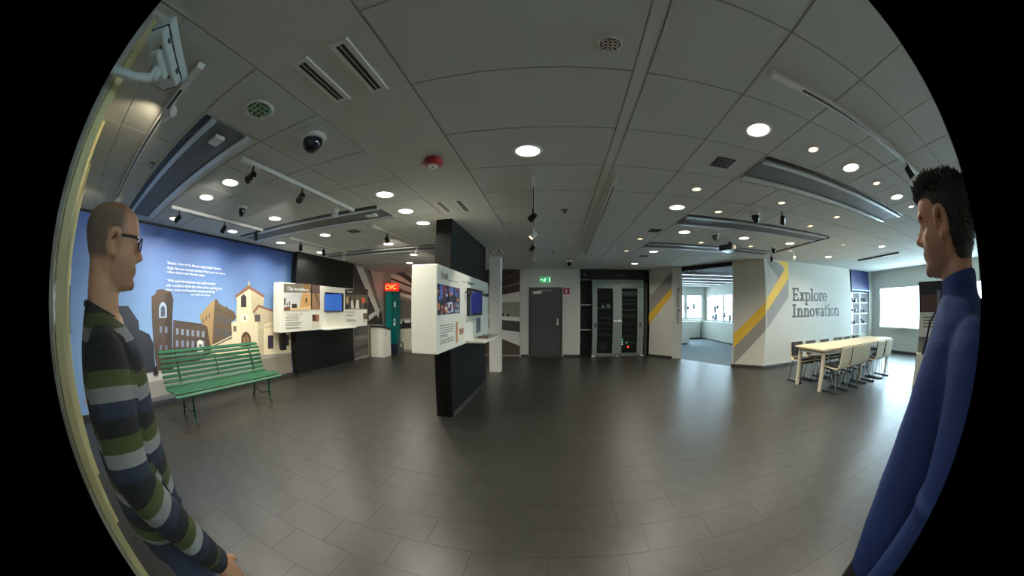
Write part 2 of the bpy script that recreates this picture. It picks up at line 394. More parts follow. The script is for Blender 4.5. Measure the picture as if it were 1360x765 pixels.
pl += [(CRM, [(330, 488), (404, 452), (402, 406), (420, 400), (422, 330), (418, 306), (464, 272), (520, 308), (516, 352), (552, 366), (550, 402), (580, 392), (640, 402), (640, 512), (500, 526), (330, 518)]),
       (CRM2, [(470, 290), (516, 312), (516, 352), (548, 368), (548, 404), (520, 412), (520, 522), (500, 524), (498, 410), (478, 372)]),
       ((136, 96, 78), [(414, 308), (464, 270), (524, 308), (520, 316), (466, 284), (420, 316)]), ((136, 96, 78), [(478, 366), (500, 340), (552, 360), (554, 368), (502, 350), (484, 372)]),
       ((60, 50, 60), [(436, 350), (436, 312), (446, 302), (456, 312), (456, 350)]), ((240, 234, 214), [(434, 388), (440, 376), (450, 372), (460, 378), (464, 390), (458, 402), (448, 405), (438, 400)]),
       ((120, 110, 96), [(446, 392), (448, 380), (451, 380), (452, 390), (457, 394), (450, 397)]),
       ((84, 60, 44), [(438, 496), (438, 456), (446, 442), (456, 438), (466, 446), (472, 460), (472, 496)]), ((150, 124, 92), [(444, 494), (444, 462), (456, 446), (466, 462), (466, 494)]), ((110, 84, 60), [(453, 494), (453, 448), (458, 448), (458, 494)]),
       ((90, 84, 84), rect(486, 376, 506, 402)), ((62, 46, 66), rect(534, 452, 554, 500)), ((62, 46, 66), rect(590, 450, 610, 490)), ((120, 110, 100), rect(408, 418, 420, 438)),
       ((200, 190, 160), [(500, 420), (640, 402), (640, 412), (500, 430)]), ((98, 88, 78), [(404, 456), (330, 492), (330, 496), (404, 462)]),
       ((232, 232, 224), [(278, 516), (278, 474), (286, 468), (298, 472), (300, 512)]), ((96, 96, 104), rect(284, 484, 294, 494)),
       ((44, 40, 40), [(118, 592), (122, 572), (128, 562), (132, 574), (138, 590), (132, 598)]), ((214, 196, 150), [(462, 272), (464, 256), (467, 256), (468, 272)])]
printed('printed_town', t, pl, hL, (1, 0, 0), z1, step=.0002, th=.0008)
tx = [("Venaria, home of the famous royal castle Venaria", (170, 186)), ("Reale, has seen tourism increase from zero to over a", (170, 204)), ("million visitors over the last years.", (168, 219)),
      ("\u201c With quick development we easily monitor", (165, 250)), ("safer conditions when the urban police quickly and", (165, 267)), ("have a secure and beautiful system perfectly. \u201d", (165, 283)), ("our town\u2019s city mayor", (254, 300))]
for s_, p in tx:
    o_ = on_x(*z1(p), XL); text('lettering', s_, .0605 if p[0] < 200 else .05, (XL + .012, o_.y, o_.z - .03), (0, 1, 0), (0, 0, 1), TEXTW, t)
q = B(); q.box(XL, XL + .02, -.33, 4.93, 0, .07); tag(q.build('trim_1', DKB), kind='structure')
q = B(); q.box(XL, XL + .02, -.33, 4.93, CEIL - .03, CEIL); tag(q.build('trim_2', BLACK), kind='structure')
q = B(); q.box(XL, XL + .012, 4.80, 4.93, .07, CEIL - .03); tag(q.build('trim_3', pm((60, 84, 110))), kind='structure')

# ------------------------------------------------------------------ station mural round the far corner
t = thing('station_mural', 'wall mural photo of train platforms wrapping round the far corner', 'mural', (XL, 8.0, 0))
q = B(); q.box(XL - .02, XL + .004, 7.05, 9.5, 0, CEIL); q.box(XL, -.99, 9.485, 9.5, 0, CEIL); q.build('printed_board', pm((150, 142, 130)), t)
z2 = zf(360, 320, 4.25); z4 = zf(640, 330, 4.5)
hB = lambda x, y: on_y(x, y, 9.485); hL2 = lambda x, y: on_x(x, y, XL + .004)
printed('printed_train', t, [((58, 52, 48), [(470, 130), (560, 165), (625, 420), (630, 470), (470, 470)]), ((206, 200, 188), [(478, 140), (520, 150), (612, 380), (606, 440), (590, 400)]),
    ((120, 108, 98), [(524, 152), (545, 160), (618, 370), (614, 400)]), ((178, 158, 148), [(560, 165), (632, 180), (632, 400), (620, 370)]), ((90, 84, 78), [(470, 470), (548, 470), (548, 640), (470, 665)]),
    ((120, 116, 108), [(470, 540), (548, 530), (548, 545), (470, 560)]), ((62, 58, 54), [(470, 600), (548, 580), (548, 600), (470, 625)]), ((206, 202, 194), [(550, 420), (612, 380), (614, 400), (552, 450)])], hL2, (1, 0, 0), z2, lift=.0005)
printed('printed_platform', t, [((206, 192, 176), [(640, 180), (800, 210), (1000, 215), (1000, 330), (800, 310), (640, 205)]), ((70, 52, 44), [(645, 205), (660, 200), (1000, 330), (1000, 345)]), ((90, 72, 62), [(690, 262), (1000, 350), (1000, 362), (690, 276)]),
    ((230, 222, 206), [(690, 282), (1000, 366), (1000, 380), (690, 300)]), ((112, 110, 100), [(686, 320), (1000, 385), (1000, 440), (686, 440)]), ((64, 58, 54), [(690, 170), (740, 172), (800, 215), (800, 245)]), ((170, 166, 156), [(686, 440), (1000, 430), (1000, 445), (686, 455)]),
    ((44, 42, 42), [(686, 455), (1000, 445), (1000, 480), (686, 500)]), ((226, 222, 210), rect(705, 452, 740, 468)), ((226, 222, 210), rect(755, 448, 785, 462)), ((226, 222, 210), rect(790, 446, 820, 460)), ((206, 200, 184), [(686, 500), (1000, 480), (1000, 615), (686, 612)])], hB, (0, -1, 0), z2, lift=.001)
printed('printed_tunnel', t, [((206, 200, 190), rect(-60, 120, 40, 640)), ((60, 46, 38), [(-60, 120), (228, 118), (226, 262), (100, 290), (-20, 160)]), ((92, 70, 58), [(118, 182), (226, 128), (226, 140), (118, 198)]), ((120, 112, 98), [(118, 230), (226, 200), (226, 208), (118, 240)]),
    ((222, 218, 206), [(40, 292), (226, 258), (226, 318), (40, 334)]), ((150, 146, 132), [(40, 330), (226, 316), (226, 412), (40, 402)]), ((236, 232, 220), [(40, 400), (226, 410), (226, 436), (40, 420)]), ((66, 64, 60), [(40, 420), (226, 436), (226, 500), (40, 474)]),
    ((222, 220, 214), [(40, 474), (226, 500), (226, 582), (40, 508)]), ((74, 62, 54), [(40, 508), (226, 582), (226, 634), (-60, 636), (-60, 560)]), ((44, 40, 38), rect(120, 388, 132, 406)), ((44, 40, 38), rect(150, 390, 164, 408))], hB, (0, -1, 0), z4, lift=.001)

# ------------------------------------------------------------------ black wall panel with the city exhibit
t = thing('black_wall_panel', 'tall black wall panel behind the city exhibit box', 'panel', (-5.1, 4.8, 0))
q = B(); q.box(XL - .01, -5.1, 4.82, 7.05, .05, CEIL); q.build('panel', BLACK, t)
q = B(); q.box(XL - .01, -5.12, 4.84, 7.03, 0, .05); q.build('plinth', DKB, t)
t = thing('city_exhibit_box', 'long white exhibit box with street photo and blue screen on the black panel', 'exhibit', (-5.0, 4.16, .95))
XE = -4.9
q = B(); q.box(-5.14, XE, 4.18, 7.46, .95, 1.90); q.bevel(.006); q.build('body', WHITEB, t)
z7 = zf(365, 365, 9.0); hE = lambda x, y: on_x(x, y, XE)
printed('poster', t, [((112, 108, 98), rect(105, 104, 340, 212)), ((128, 98, 58), rect(335, 112, 430, 214)), ((44, 30, 26), rect(428, 120, 446, 416)), ((86, 70, 62), rect(446, 124, 538, 224)),
    ((206, 208, 206), rect(105, 214, 330, 425)), ((204, 162, 104), [(330, 218), (428, 222), (428, 416), (290, 420), (300, 330)]), ((150, 116, 84), rect(446, 224, 538, 414)), ((110, 84, 62), [(470, 230), (500, 230), (538, 330), (538, 400)]),
    ((64, 54, 50), [(200, 350), (260, 345), (265, 395), (205, 400)]), ((60, 50, 50), rect(108, 280, 126, 360)), ((90, 64, 44), [(366, 290), (376, 266), (386, 290), (382, 336), (368, 336)]), ((120, 78, 60), [(105, 390), (180, 378), (180, 424), (105, 428)]), ((228, 190, 140), [(180, 400), (300, 392), (428, 372), (428, 416), (180, 424)]),
    ((60, 56, 54), rect(140, 336, 150, 366)), ((60, 56, 54), rect(165, 320, 176, 362))], hE, (1, 0, 0), z7)
printed('poster', t, [((150, 104, 72), rect(446, 474, 530, 556)), ((66, 44, 38), [(450, 480), (490, 476), (486, 520), (500, 552), (455, 552)]), ((212, 208, 190), rect(446, 556, 530, 622)),
    ], hE, (1, 0, 0), z7)
printed('poster', t, [((48, 42, 36), rect(838, 172, 1112, 250)), ((96, 86, 70), rect(838, 240, 1112, 412)), ((220, 214, 196), [(900, 320), (930, 300), (945, 400), (915, 405)]), ((222, 218, 204), [(975, 300), (1000, 300), (1010, 404), (960, 404)]), ((206, 94, 60), [(1040, 270), (1070, 270), (1080, 330), (1036, 340)]), ((40, 36, 34), rect(838, 360, 880, 410)), ((40, 36, 34), rect(1066, 340, 1100, 405)), ((188, 160, 120), rect(850, 262, 880, 340)), ((40, 36, 34), rect(890, 262, 906, 380)), ((40, 36, 34), rect(948, 282, 962, 392)), ((60, 50, 44), rect(1015, 300, 1030, 400))], hE, (1, 0, 0), z7)
printed('poster', t, [((104, 92, 72), rect(1056, 458, 1108, 530)), ((200, 196, 180), rect(1056, 530, 1108, 568))], hE, (1, 0, 0), z7)
_o = on_x(*z7((138, 182)), XE); text('lettering', 'City surveillance', .10, (XE + .03, _o.y, _o.z), (0, 1, 0), (0, 0, 1), TEXTW, t)
for p, s_, sz in (((130, 478), 'Monitoring public areas', .05), ((850, 448), 'Retail and transport', .045), ((850, 208), 'Transport', .06)):
    _o = on_x(*z7(p), XE); text('lettering', s_, sz, (XE + .03, _o.y, _o.z), (0, 1, 0), (0, 0, 1), TEXTW if 'port' == s_[-4:] and 'Tr' == s_[:2] else TEXTG, t)
q = B()
for x0, x1, ys in ((130, 300, (505, 525, 545)), (130, 340, (575, 592, 610)), (130, 320, (635, 648)), (850, 960, (480, 492)), (850, 990, (535, 548, 560))):
    for yy in ys:
        a, c = on_x(*z7((x0, yy)), XE), on_x(*z7((x1 - random.uniform(0, 40), yy)), XE); q.box(XE, XE + .001, a.y, c.y, a.z - .006, a.z + .006)
tag(q.build('text_lines', TEXTG, t), kind='stuff')
s = B(); s.box(XE - .01, XE + .05, 5.60, 6.30, 1.34, 1.77); s.bevel(.008); sc_ = s.build('screen', M('screen_bezel_navy', (24, 34, 66), .3), t)
printed('display', sc_, [((60, 110, 190), rect(600, 232, 800, 428)), ((92, 150, 214), rect(600, 232, 632, 428)), ((44, 80, 160), [(650, 280), (740, 270), (760, 330), (700, 380), (640, 350)]), ((30, 50, 110), rect(756, 250, 796, 300)), ((120, 180, 230), rect(740, 400, 796, 412))], lambda x, y: on_x(x, y, XE + .05), (1, 0, 0), z7)
for m in sc_.children[0].data.materials:
    pb = m.node_tree.nodes['Principled BSDF']; pb.inputs['Emission Color'].default_value = pb.inputs['Base Color'].default_value; 
def screen_mat(name, c, es): return M(name, c, .2, var=.02, emit=c, es=es)
sc_.children[0].data.materials.clear()
for nme, c in (('screen_map_blue', (60, 110, 200)), ('screen_side_blue', (92, 150, 220)), ('screen_land_blue', (44, 80, 170)), ('screen_inset_blue', (30, 50, 110)), ('screen_line_blue', (120, 180, 235))): sc_.children[0].data.materials.append(screen_mat(nme, c, .3))
q = B(); q.box(XE - .02, XE + .22, 5.50, 6.62, .945, .975); q.bevel(.005); q.build('shelf', WHITEB, t)
q = B(); q.tube([(-5.09, 6.3, .80), (-5.06, 6.3, .82), (-5.06, 6.5, .84), (-5.06, 6.75, .80), (-5.09, 6.75, .78)], .012); q.build('cable', M('grey_cable', (90, 88, 84), .6), t)
q = B(); q.box(-5.10, -5.0, 4.30, 4.42, .60, .95); q.build('bracket', BLACK, t)

# ------------------------------------------------------------------ lectern and teal terminal in the far corner
t = thing('lectern', 'white lectern with dark slanted top by the teal ticket post', 'lectern', (-4.98, 8.3, 0))
q = B(); q.prism([(-.25, 0), (.25, 0), (.25, .78), (-.25, .86)], (-5.2, 8.34, 0), (0, 1, 0), (0, 0, 1), (1, 0, 0), .42); q.build('body', WHITEB, t)
q = B(); q.prism([(-.28, 0), (.28, -.09), (.28, -.05), (-.28, .05)], (-5.22, 8.34, .87), (0, 1, 0), (0, 0, 1), (1, 0, 0), .48); q.bevel(.008); q.build('top', M('dark_green_pad', (40, 48, 46), .5), t)
q = B(); q.tube([(-4.78, 8.25, .74), (-4.75, 8.25, .70), (-4.75, 8.25, .66), (-4.775, 8.25, .63)], .01); q.build('hook', CHROME, t)
TEAL = M('teal_paint', (0, 124, 118), .4, var=.03); TEALD = M('dark_teal_paint', (0, 92, 92), .4)
t = thing('ticket_post', 'tall teal ticket post topped by a glowing red digit sign', 'ticket machine', (-5.0, 9.1, 0))
q = B(); q.box(-5.14, -4.94, 8.92, 9.2, .30, 1.95); q.build('column', TEAL, t)
q = B(); q.box(-4.935, -4.76, 8.98, 9.22, .30, 1.93); q.build('cabinet', TEALD, t)
q = B(); q.box(-5.10, -4.78, 8.96, 9.2, .0, .30); q.build('base', M('dark_blue_base', (30, 40, 56), .5), t)
sg = B(); sg.box(-5.17, -4.74, 8.92, 9.08, 1.96, 2.20); sg = sg.build('sign', M('sign_red_glow', (190, 40, 30), .4, emit=(255, 50, 30), es=.9), t)
text('lettering', 'CVC', .21, (-4.955, 8.912, 2.005), (1, 0, 0), (0, 0, 1), M('sign_letter_glow', (255, 200, 110), .4, emit=(255, 190, 90), es=1.6), sg, 'CENTER')
q = B(); q.box(-4.86, -4.80, 8.97, 8.98, 1.45, 1.62); q.build('plate', WHITEP, t)
q = B(); q.box(-4.87, -4.81, 8.96, 8.98, .88, .98); q.box(-4.87, -4.81, 8.96, 8.98, 1.02, 1.10); q.build('buttons', WHITEP, t)
q = B(); q.tube([(-4.72, 9.02, 0), (-4.72, 9.02, .34), (-4.70, 9.02, .37), (-4.60, 9.02, .37), (-4.58, 9.02, .34), (-4.58, 9.02, 0)], .022); q.box(-4.70, -4.60, 9.0, 9.1, .08, .2)
tag(q.build('bollard_hoop', DKGREY), 'small dark hoop barrier at the foot of the teal ticket post', 'barrier')

# ------------------------------------------------------------------ free-standing black slab with white exhibit box
t = thing('exhibit_slab', 'free-standing black slab with a white exhibit box round it', 'exhibit', (-1.4, 4.9, 0))
q = B(); q.box(-1.50, -1.285, 3.86, 5.98, .0, CEIL); q.build('slab', M('black_slab_laminate', (17, 16, 14), .5, var=.08, scale=3, spec=.12), t)
q = B(); q.box(-1.44, -1.27, 3.88, 5.96, 0, .05); q.build('plinth', DKB, t)
q = B(); q.box(-1.525, -1.22, 3.22, 5.92, .935, 1.905); q.bevel(.006); bx_ = q.build('box', WHITEB, t)
XP = -1.22; zp = zf(540, 340, 5.46); hP = lambda x, y: on_x(x, y, XP)
NV, NB, RD, OR, GY = (28, 30, 58), (70, 92, 160), (150, 40, 40), (206, 130, 80), (150, 160, 180)
_rp = random.Random(5); _col = []
for _k in range(60):
    _u, _v = _rp.random() * .9, _rp.random() * .88; _w, _h = _rp.uniform(.03, .1), _rp.uniform(.04, .14)
    def _pt(u_, v_): u_, v_ = min(u_, .99), min(v_, .99); x_ = 222 + 164 * u_; return (x_, (198 + 38 * u_) * (1 - v_) + (430 - 16 * u_) * v_)
    _col.append((_rp.choice(((40, 44, 84), (20, 18, 24), (20, 18, 24), (84, 104, 170), (150, 44, 42), (196, 204, 216), (200, 128, 84), (60, 66, 96), (34, 30, 34))), [_pt(_u, _v), _pt(_u + _w, _v), _pt(_u + _w, _v + _h), _pt(_u, _v + _h)]))
printed('poster', bx_, [(NV, [(222, 198), (386, 236), (386, 414), (222, 430)]), (NB, [(240, 210), (262, 215), (262, 310), (240, 300)]), (NB, [(306, 222), (338, 228), (338, 280), (306, 276)]), (NB, [(350, 234), (378, 240), (378, 284), (350, 280)]),
    (RD, [(264, 215), (286, 225), (284, 290), (268, 300)]), (OR, [(225, 340), (240, 345), (240, 390), (226, 400)]), ((190, 200, 215), [(290, 340), (330, 332), (340, 400), (300, 415)]), ((20, 18, 20), [(300, 296), (382, 290), (382, 332), (320, 330)]), (GY, [(345, 345), (380, 335), (382, 405), (350, 412)]), (OR, [(285, 370), (300, 368), (302, 412), (288, 418)]), (RD, [(262, 300), (280, 300), (285, 330), (266, 330)])] + _col, hP, (1, 0, 0), zp, step=.00012)
printed('poster', bx_, [((176, 120, 70), [(356, 478), (370, 476), (370, 628), (356, 634)]), ((226, 222, 204), [(370, 476), (414, 470), (414, 606), (370, 628)]), ((150, 110, 76), [(380, 530), (412, 520), (412, 560), (384, 575)])], hP, (1, 0, 0), zp)
printed('poster', bx_, [((70, 74, 78), [(506, 446), (536, 444), (536, 548), (506, 560)])], hP, (1, 0, 0), zp)
q = B()
for x0, x1, ys in ((244, 342, (508, 526, 544, 562)), (244, 300, (580, 592)), (244, 342, (612, 626, 640)), (240, 370, (158,)), (400, 470, (184,)), (430, 500, (470, 482))):
    for yy in ys:
        k_ = -.13 if yy > 400 else .24
        a, c = on_x(*zp((x0, yy)), XP), on_x(*zp((x1, yy + (x1 - x0) * k_)), XP); zz = min(1.86, a.z); q.box(XP, XP + .001, a.y, c.y, zz - .005, zz + .005)
tag(q.build('text_lines', TEXTG, bx_), kind='stuff')
text('lettering', 'Retail', .10, (XP + .004, 3.34, 1.775), (0, 1, 0), (0, 0, 1), TEXTG, bx_)
text('lettering', 'Transport', .09, (XP + .004, 4.45, 1.775), (0, 1, 0), (0, 0, 1), M('teal_grey_print', (96, 136, 140), .6), bx_)
s = B(); s.box(XP - .01, XP + .06, 4.42, 5.18, 1.32, 1.72); s.bevel(.008); sc_ = s.build('screen', M('screen_bezel_black', (20, 20, 26), .3), t)
q = B(); q.box(XP + .06, XP + .061, 4.46, 5.14, 1.36, 1.68); q.build('display', screen_mat('screen_deep_blue', (30, 36, 110), .25), sc_)
q = B(); q.prism([(4.34, 0), (5.7, 0), (5.7, .03), (4.34, .03)], (XP - .02, 0, .945), (0, 1, 0), (0, 0, 1), (1, 0, 0), .30); q.bevel(.005); q.build('shelf', WHITEB, t)
for (yy, w_, c) in ((4.9, .18, (120, 92, 72)), (5.2, .14, (186, 182, 172))):
    q = B(); q.obox((XP + .13, yy, .984), (.16, w_, .018), rz=.2); q.bevel(.003); tag(q.build('leaflet', pm(c)), ('brown' if c[0] == 120 else 'pale grey') + ' leaflet lying on the shelf of the free-standing slab', 'leaflet')
for yy in (4.36, 5.45):
    q = B(); q.tube([(XP, yy, 1.66), (XP + .05, yy, 1.66)], .012); q.ball((XP + .075, yy, 1.655), .034, sc=(1.2, .9, .9)); q.build('mini_camera', DKGREY, t, True)

# white column
q = B(); q.box(-1.42, -1.17, 7.03, 7.28, 0, CEIL); tag(q.build('white_column', M('column_white', (222, 220, 212), .6, var=.01)), 'square white column behind the free-standing black slab', 'column')

# ------------------------------------------------------------------ door in the back wall
d_ = thing('door_1', 'x', None, (-.23, YB, 0)); del d_['label']; d_['kind'] = 'structure'
q = B(); q.box(-.73, -.665, YB - .02, YB + .1, 0, 2.05); q.box(.195, .26, YB - .02, YB + .1, 0, 2.05); q.box(-.665, .195, YB - .02, YB + .1, 1.98, 2.05); q.build('door_frame', M('door_frame_grey', (56, 58, 57), .45), d_)
q = B(); q.box(-.665, .195, YB + .0, YB + .045, .0, 1.98); lf = q.build('door_leaf', DKGREY, d_)
q = B(); q.box(.09, .15, YB - .01, YB, .93, 1.13); q.tube([(.12, YB - .01, 1.05), (.12, YB - .05, 1.05), (.02, YB - .055, 1.05)], .01); q.build('door_handle', CHROME, d_)
q = B(); q.box(-.60, -.36, YB - .045, YB, 1.86, 1.925); q.build('door_closer', ALU, d_)
q = B(); q.seg((-.48, YB - .055, 1.935), (-.06, YB - .03, 1.965), .022, .016); q.build('closer_arm', ALU, d_)
t = thing('exit_sign', 'glowing green running-man exit sign above the grey door', 'sign', (-.25, YB, 2.2))
q = B(); q.box(-.43, -.06, YB - .06, YB - .01, 2.35, 2.38); q.build('mount', WHITEP, t)
q = B(); q.box(-.40, -.09, YB - .045, YB - .03, 2.19, 2.35); pn = q.build('panel', M('exit_green_glow', (20, 150, 84), .4, emit=(30, 190, 110), es=.55), t)
EXW = M('exit_white_glow', (235, 255, 240), .4, emit=(215, 255, 235), es=1.2)
q = B(); yy = YB - .0462
q.box(-.13, -.105, yy, yy + .001, 2.205, 2.335); q.box(-.385, -.34, yy, yy + .001, 2.25, 2.29)
q.lathe((-.235, yy, 2.318), [(.013, -.004), (.013, .004)], 10)
for a, c in (((-.245, 2.30), (-.262, 2.255)), ((-.262, 2.255), (-.235, 2.235)), ((-.235, 2.235), (-.245, 2.205)), ((-.262, 2.255), (-.29, 2.23)), ((-.29, 2.23), (-.305, 2.24)), ((-.245, 2.295), (-.215, 2.27)), ((-.245, 2.295), (-.275, 2.285)), ((-.33, 2.27), (-.30, 2.27))):
    q.seg((a[0], yy, a[1]), (c[0], yy, c[1]), .002, .014, up=(0, 1, 0)) if False else q.seg((a[0], yy, a[1]), (c[0], yy, c[1]), .014, .002, up=(0, -1, 0))
tag(q.build('pictogram', EXW, pn), kind='stuff')
t = thing('fire_alarm_sign', 'small square red fire sign on the wall beside the grey door', 'sign', (.38, YB, 1.84))
q = B(); q.box(.29, .47, YB - .012, YB, 1.84, 2.03); q.build('plate', RED, t)
q = B(); q.box(.36, .40, YB - .014, YB - .012, 1.90, 1.985); q.lathe((.38, YB - .013, 1.995), [(.014, -.003), (.014, .003)], 8); q.box(.355, .405, YB - .014, YB - .012, 1.878, 1.892); tag(q.build('pictogram', TEXTW, t), kind='stuff')
q = B(); q.box(.29, .47, YB - .012, YB, 1.80, 1.835); q.build('caption_plate', WHITEP, t)
t = thing('light_switch', 'cream double light switch on the wall left of the grey door', 'switch', (-.87, YB, 1))
q = B(); q.box(-.965, -.885, YB - .012, YB, .93, 1.01); q.box(-.845, -.785, YB - .014, YB, 1.0, 1.06); q.build('plates', M('cream_plastic', (206, 204, 150), .4), t)
q = B(); q.box(-.945, -.905, YB - .018, YB - .012, .95, .99); q.build('rocker', WHITEP, t)

# ------------------------------------------------------------------ server rack niche
YR = 9.52
struct('wall_niche', (lambda q: (q.box(.79, .80, YR, 10.4, 0, CEIL), q.box(2.89, 2.9, YR, 10.4, 0, CEIL), q.box(.79, 2.9, 10.3, 10.4, 0, CEIL), q.box(.79, 2.9, 9.5, 9.56, 2.29, CEIL), q.box(.80, 1.12, 9.72, 9.74, 0, 2.3), q)[-1])(B()), BLACK)
t = thing('server_rack', 'grey server rack cabinet with two glazed doors in a black niche', 'server rack', (1.9, 9.5, 0))
q = B()
q.box(1.13, 2.78, YR, 9.62, 2.06, 2.28)
for x0, x1 in ((1.13, 1.16), (1.80, 2.05), (2.75, 2.78)): q.box(x0, x1, YR, 9.62, .03, 2.06)
q.box(1.13, 1.15, YR, 10.25, .03, 2.28); q.box(2.76, 2.78, YR, 10.25, .03, 2.28); q.box(1.13, 2.78, YR, 10.25, .0, .06)
q.build('cabinet', STEEL, t)
q = B(); q.box(2.80, 2.88, 9.54, 9.60, 0, 2.2); q.build('side_post', DKGREY, t)
RG = M('rack_glass', (206, 214, 214), .04, var=0, alpha=.98)
for x0, x1, hx_ in ((1.16, 1.80, 1.24), (2.05, 2.75, 2.64)):
    q = B(); dr = q
    w0, w1 = (.14, .02) if x0 < 1.5 else (.01, .20)
    q.box(x0, x0 + w0, YR - .02, YR + .01, .06, 2.05); q.box(x1 - w1, x1, YR - .02, YR + .01, .06, 2.05); q.box(x0 + w0, x1 - w1, YR - .02, YR + .01, .06, .09); q.box(x0 + w0, x1 - w1, YR - .02, YR + .01, 2.02, 2.05)
    dr = q.build('rack_door', STEEL, t)
    q = B(); q.box(x0 + w0, x1 - w1, YR - .006, YR - .002, .09, 2.02); q.build('pane', RG, dr)
    q = B(); q.box(hx_ - .02, hx_ + .02, YR - .035, YR - .02, .86, 1.0); q.build('handle', BLACKP, dr)
UNIT = [(.35, 'dark'), (.60, 'dark'), (.78, 'dark'), (.95, 'dark'), (1.10, 'dark'), (1.42, 'grey'), (1.56, 'dark'), (1.72, 'dark'), (1.82, 'dark'), (1.92, 'dark')]
RU = {'dark': M('rack_unit_dark', (52, 58, 62), .5), 'grey': M('rack_unit_grey', (150, 156, 154), .45), 'green': M('rack_unit_green', (110, 150, 124), .5), 'blue': M('rack_unit_blue', (26, 30, 56), .5)}
for z_, k_ in UNIT:
    q = B(); q.box(1.24, 1.77, 9.60, 10.1, z_, z_ + (.03 if k_ == 'grey' else .07)); q.build('rack_unit', RU[k_], t)
q = B(); q.box(1.45, 1.53, 9.57, 9.63, 1.45, 1.53); q.build('rack_camera', WHITEP, t)
q = B(); q.box(1.60, 1.70, 9.57, 9.63, 1.45, 1.55); q.build('rack_camera', WHITEP, t)
q = B(); q.box(1.36, 1.62, 9.58, 9.60, .16, .44); q.build('filler_plate', M('rack_filler', (58, 60, 58), .5), t)
for z_, h_, k_ in ((1.80, .14, 'grey'), (1.66, .03, 'green'), (1.55, .03, 'green'), (1.36, .035, 'grey'), (1.22, .03, 'grey'), (1.12, .02, 'green'), (.92, .1, 'blue'), (.74, .1, 'blue'), (.54, .1, 'dark'), (.2, .1, 'dark'), (.34, .1, 'dark')):
    q = B(); q.box(2.08, 2.55, 9.60, 10.1, z_, z_ + h_); q.build('rack_unit', RU[k_], t)
q = B()
for i in range(9):
    x = 2.10 + .05 * i; q.tube([(x, 9.60, 1.24), (x + .01, 9.575, 1.2), (x + random.uniform(-.03, .06), 9.575, 1.14), (x + random.uniform(-.02, .05), 9.60, 1.12)], .006, 5)
q.build('patch_cables', M('green_cable', (150, 180, 120), .5), t)
for nme, c, sp_ in (('green_indicator', (120, 255, 180), [(2.10, .50), (2.10, .42), (2.24, .40)]), ('red_indicator', (255, 70, 40), [(2.29, .27)]), ('white_indicator', (255, 255, 255), [(2.10, .35)])):
    for x, z_ in sp_:
        r_ = .03 if c[1] == 70 else .014; q = B(); q.ball((x, 9.585, z_), r_, 8, 6); q.build(nme, M(nme, c, .4, emit=c, es=3), t)
text('lettering', 'studio', .105, (1.93, YR - .035, 1.03), (1, 0, 0), (0, 0, 1), M('white_logo', (240, 240, 236), .5, emit=(240, 240, 236), es=.25), t, 'CENTER', .02)
text('lettering', 'Server room', .055, (2.05, 9.497, 2.40), (1, 0, 0), (0, 0, 1), M('pale_print', (150, 150, 160), .6), t, 'CENTER')
for xa, xb in ((1.14, 1.24), (2.66, 2.76), (1.90, 1.95)):
    q = B(); q.box(xa, xb, 9.44, 9.53, 0, .035); q.build('foot_plate', WHITEP, t)
for z_ in (2.27, 1.52, .78):
    q = B(); q.box(.80, 1.12, 9.53, 9.72, z_, z_ + .025); tag(q.build('niche_shelf', ALU), 'narrow grey shelf beside the rack in the black niche, ' + {2.27: 'topmost', 1.52: 'middle', .78: 'lowest'}[z_], 'shelf')
q = B(); q.lathe((.93, 9.49, 2.43), [(.0, 0), (.05, .0), (.05, .02), (0, .02)], 14); bpy.data.objects  # round speaker on the header
for v in q.bm.verts: v.co = Vector((v.co.x, 9.49 - (v.co.z - 2.43), 2.43 + (v.co.y - 9.49)))
tag(q.build('round_speaker', DKGREY), 'round dark speaker on the black header over the niche shelves', 'speaker')

# ------------------------------------------------------------------ painted stripes and letters on the entrance walls
z5 = zf(840, 330, 4.5)
def nrm(a, b_): d = (b_ - a).normalized(); return Vector((d.y, -d.x, 0))
hA, nA = on_line(YA0, YA1), nrm(YA0, YA1); hC, nC = on_line(BL, E0), nrm(BL, E0); hX, nX = on_line(E0, E1), nrm(E0, E1)
def paint(name, label, polys, h, n):
    o = printed(name, None, polys, h, n, z5, th=.001, lift=.0005); tag(o, label, 'wall stripe')
Yl, Gr = YELLOW, GREYSTRIPE
paint('painted_stripe', 'yellow and grey diagonal stripes on the narrow wall beside the server rack', [(Gr, [(106, 284), (233, 140), (233, 282), (104, 400)]), (Yl, [(98, 392), (233, 236), (233, 284), (98, 452)])], hA, nA)
paint('painted_stripe', 'yellow and grey diagonal stripes on the wall right of the entrance opening', [(Gr, [(604, 585), (796, 392), (796, 488), (604, 692)]), (Yl, [(604, 512), (796, 318), (796, 394), (604, 592)])], hC, nC)
paint('painted_stripe', 'yellow and grey zigzag stripes at the start of the lettered wall', [(Gr, [(802, 78), (862, 80), (912, 130), (876, 186)]), (Gr, [(802, 374), (932, 150), (932, 290), (802, 480)]), (Yl, [(802, 300), (910, 120), (868, 76), (922, 78), (932, 100), (932, 178), (802, 378)])], hX, nX)
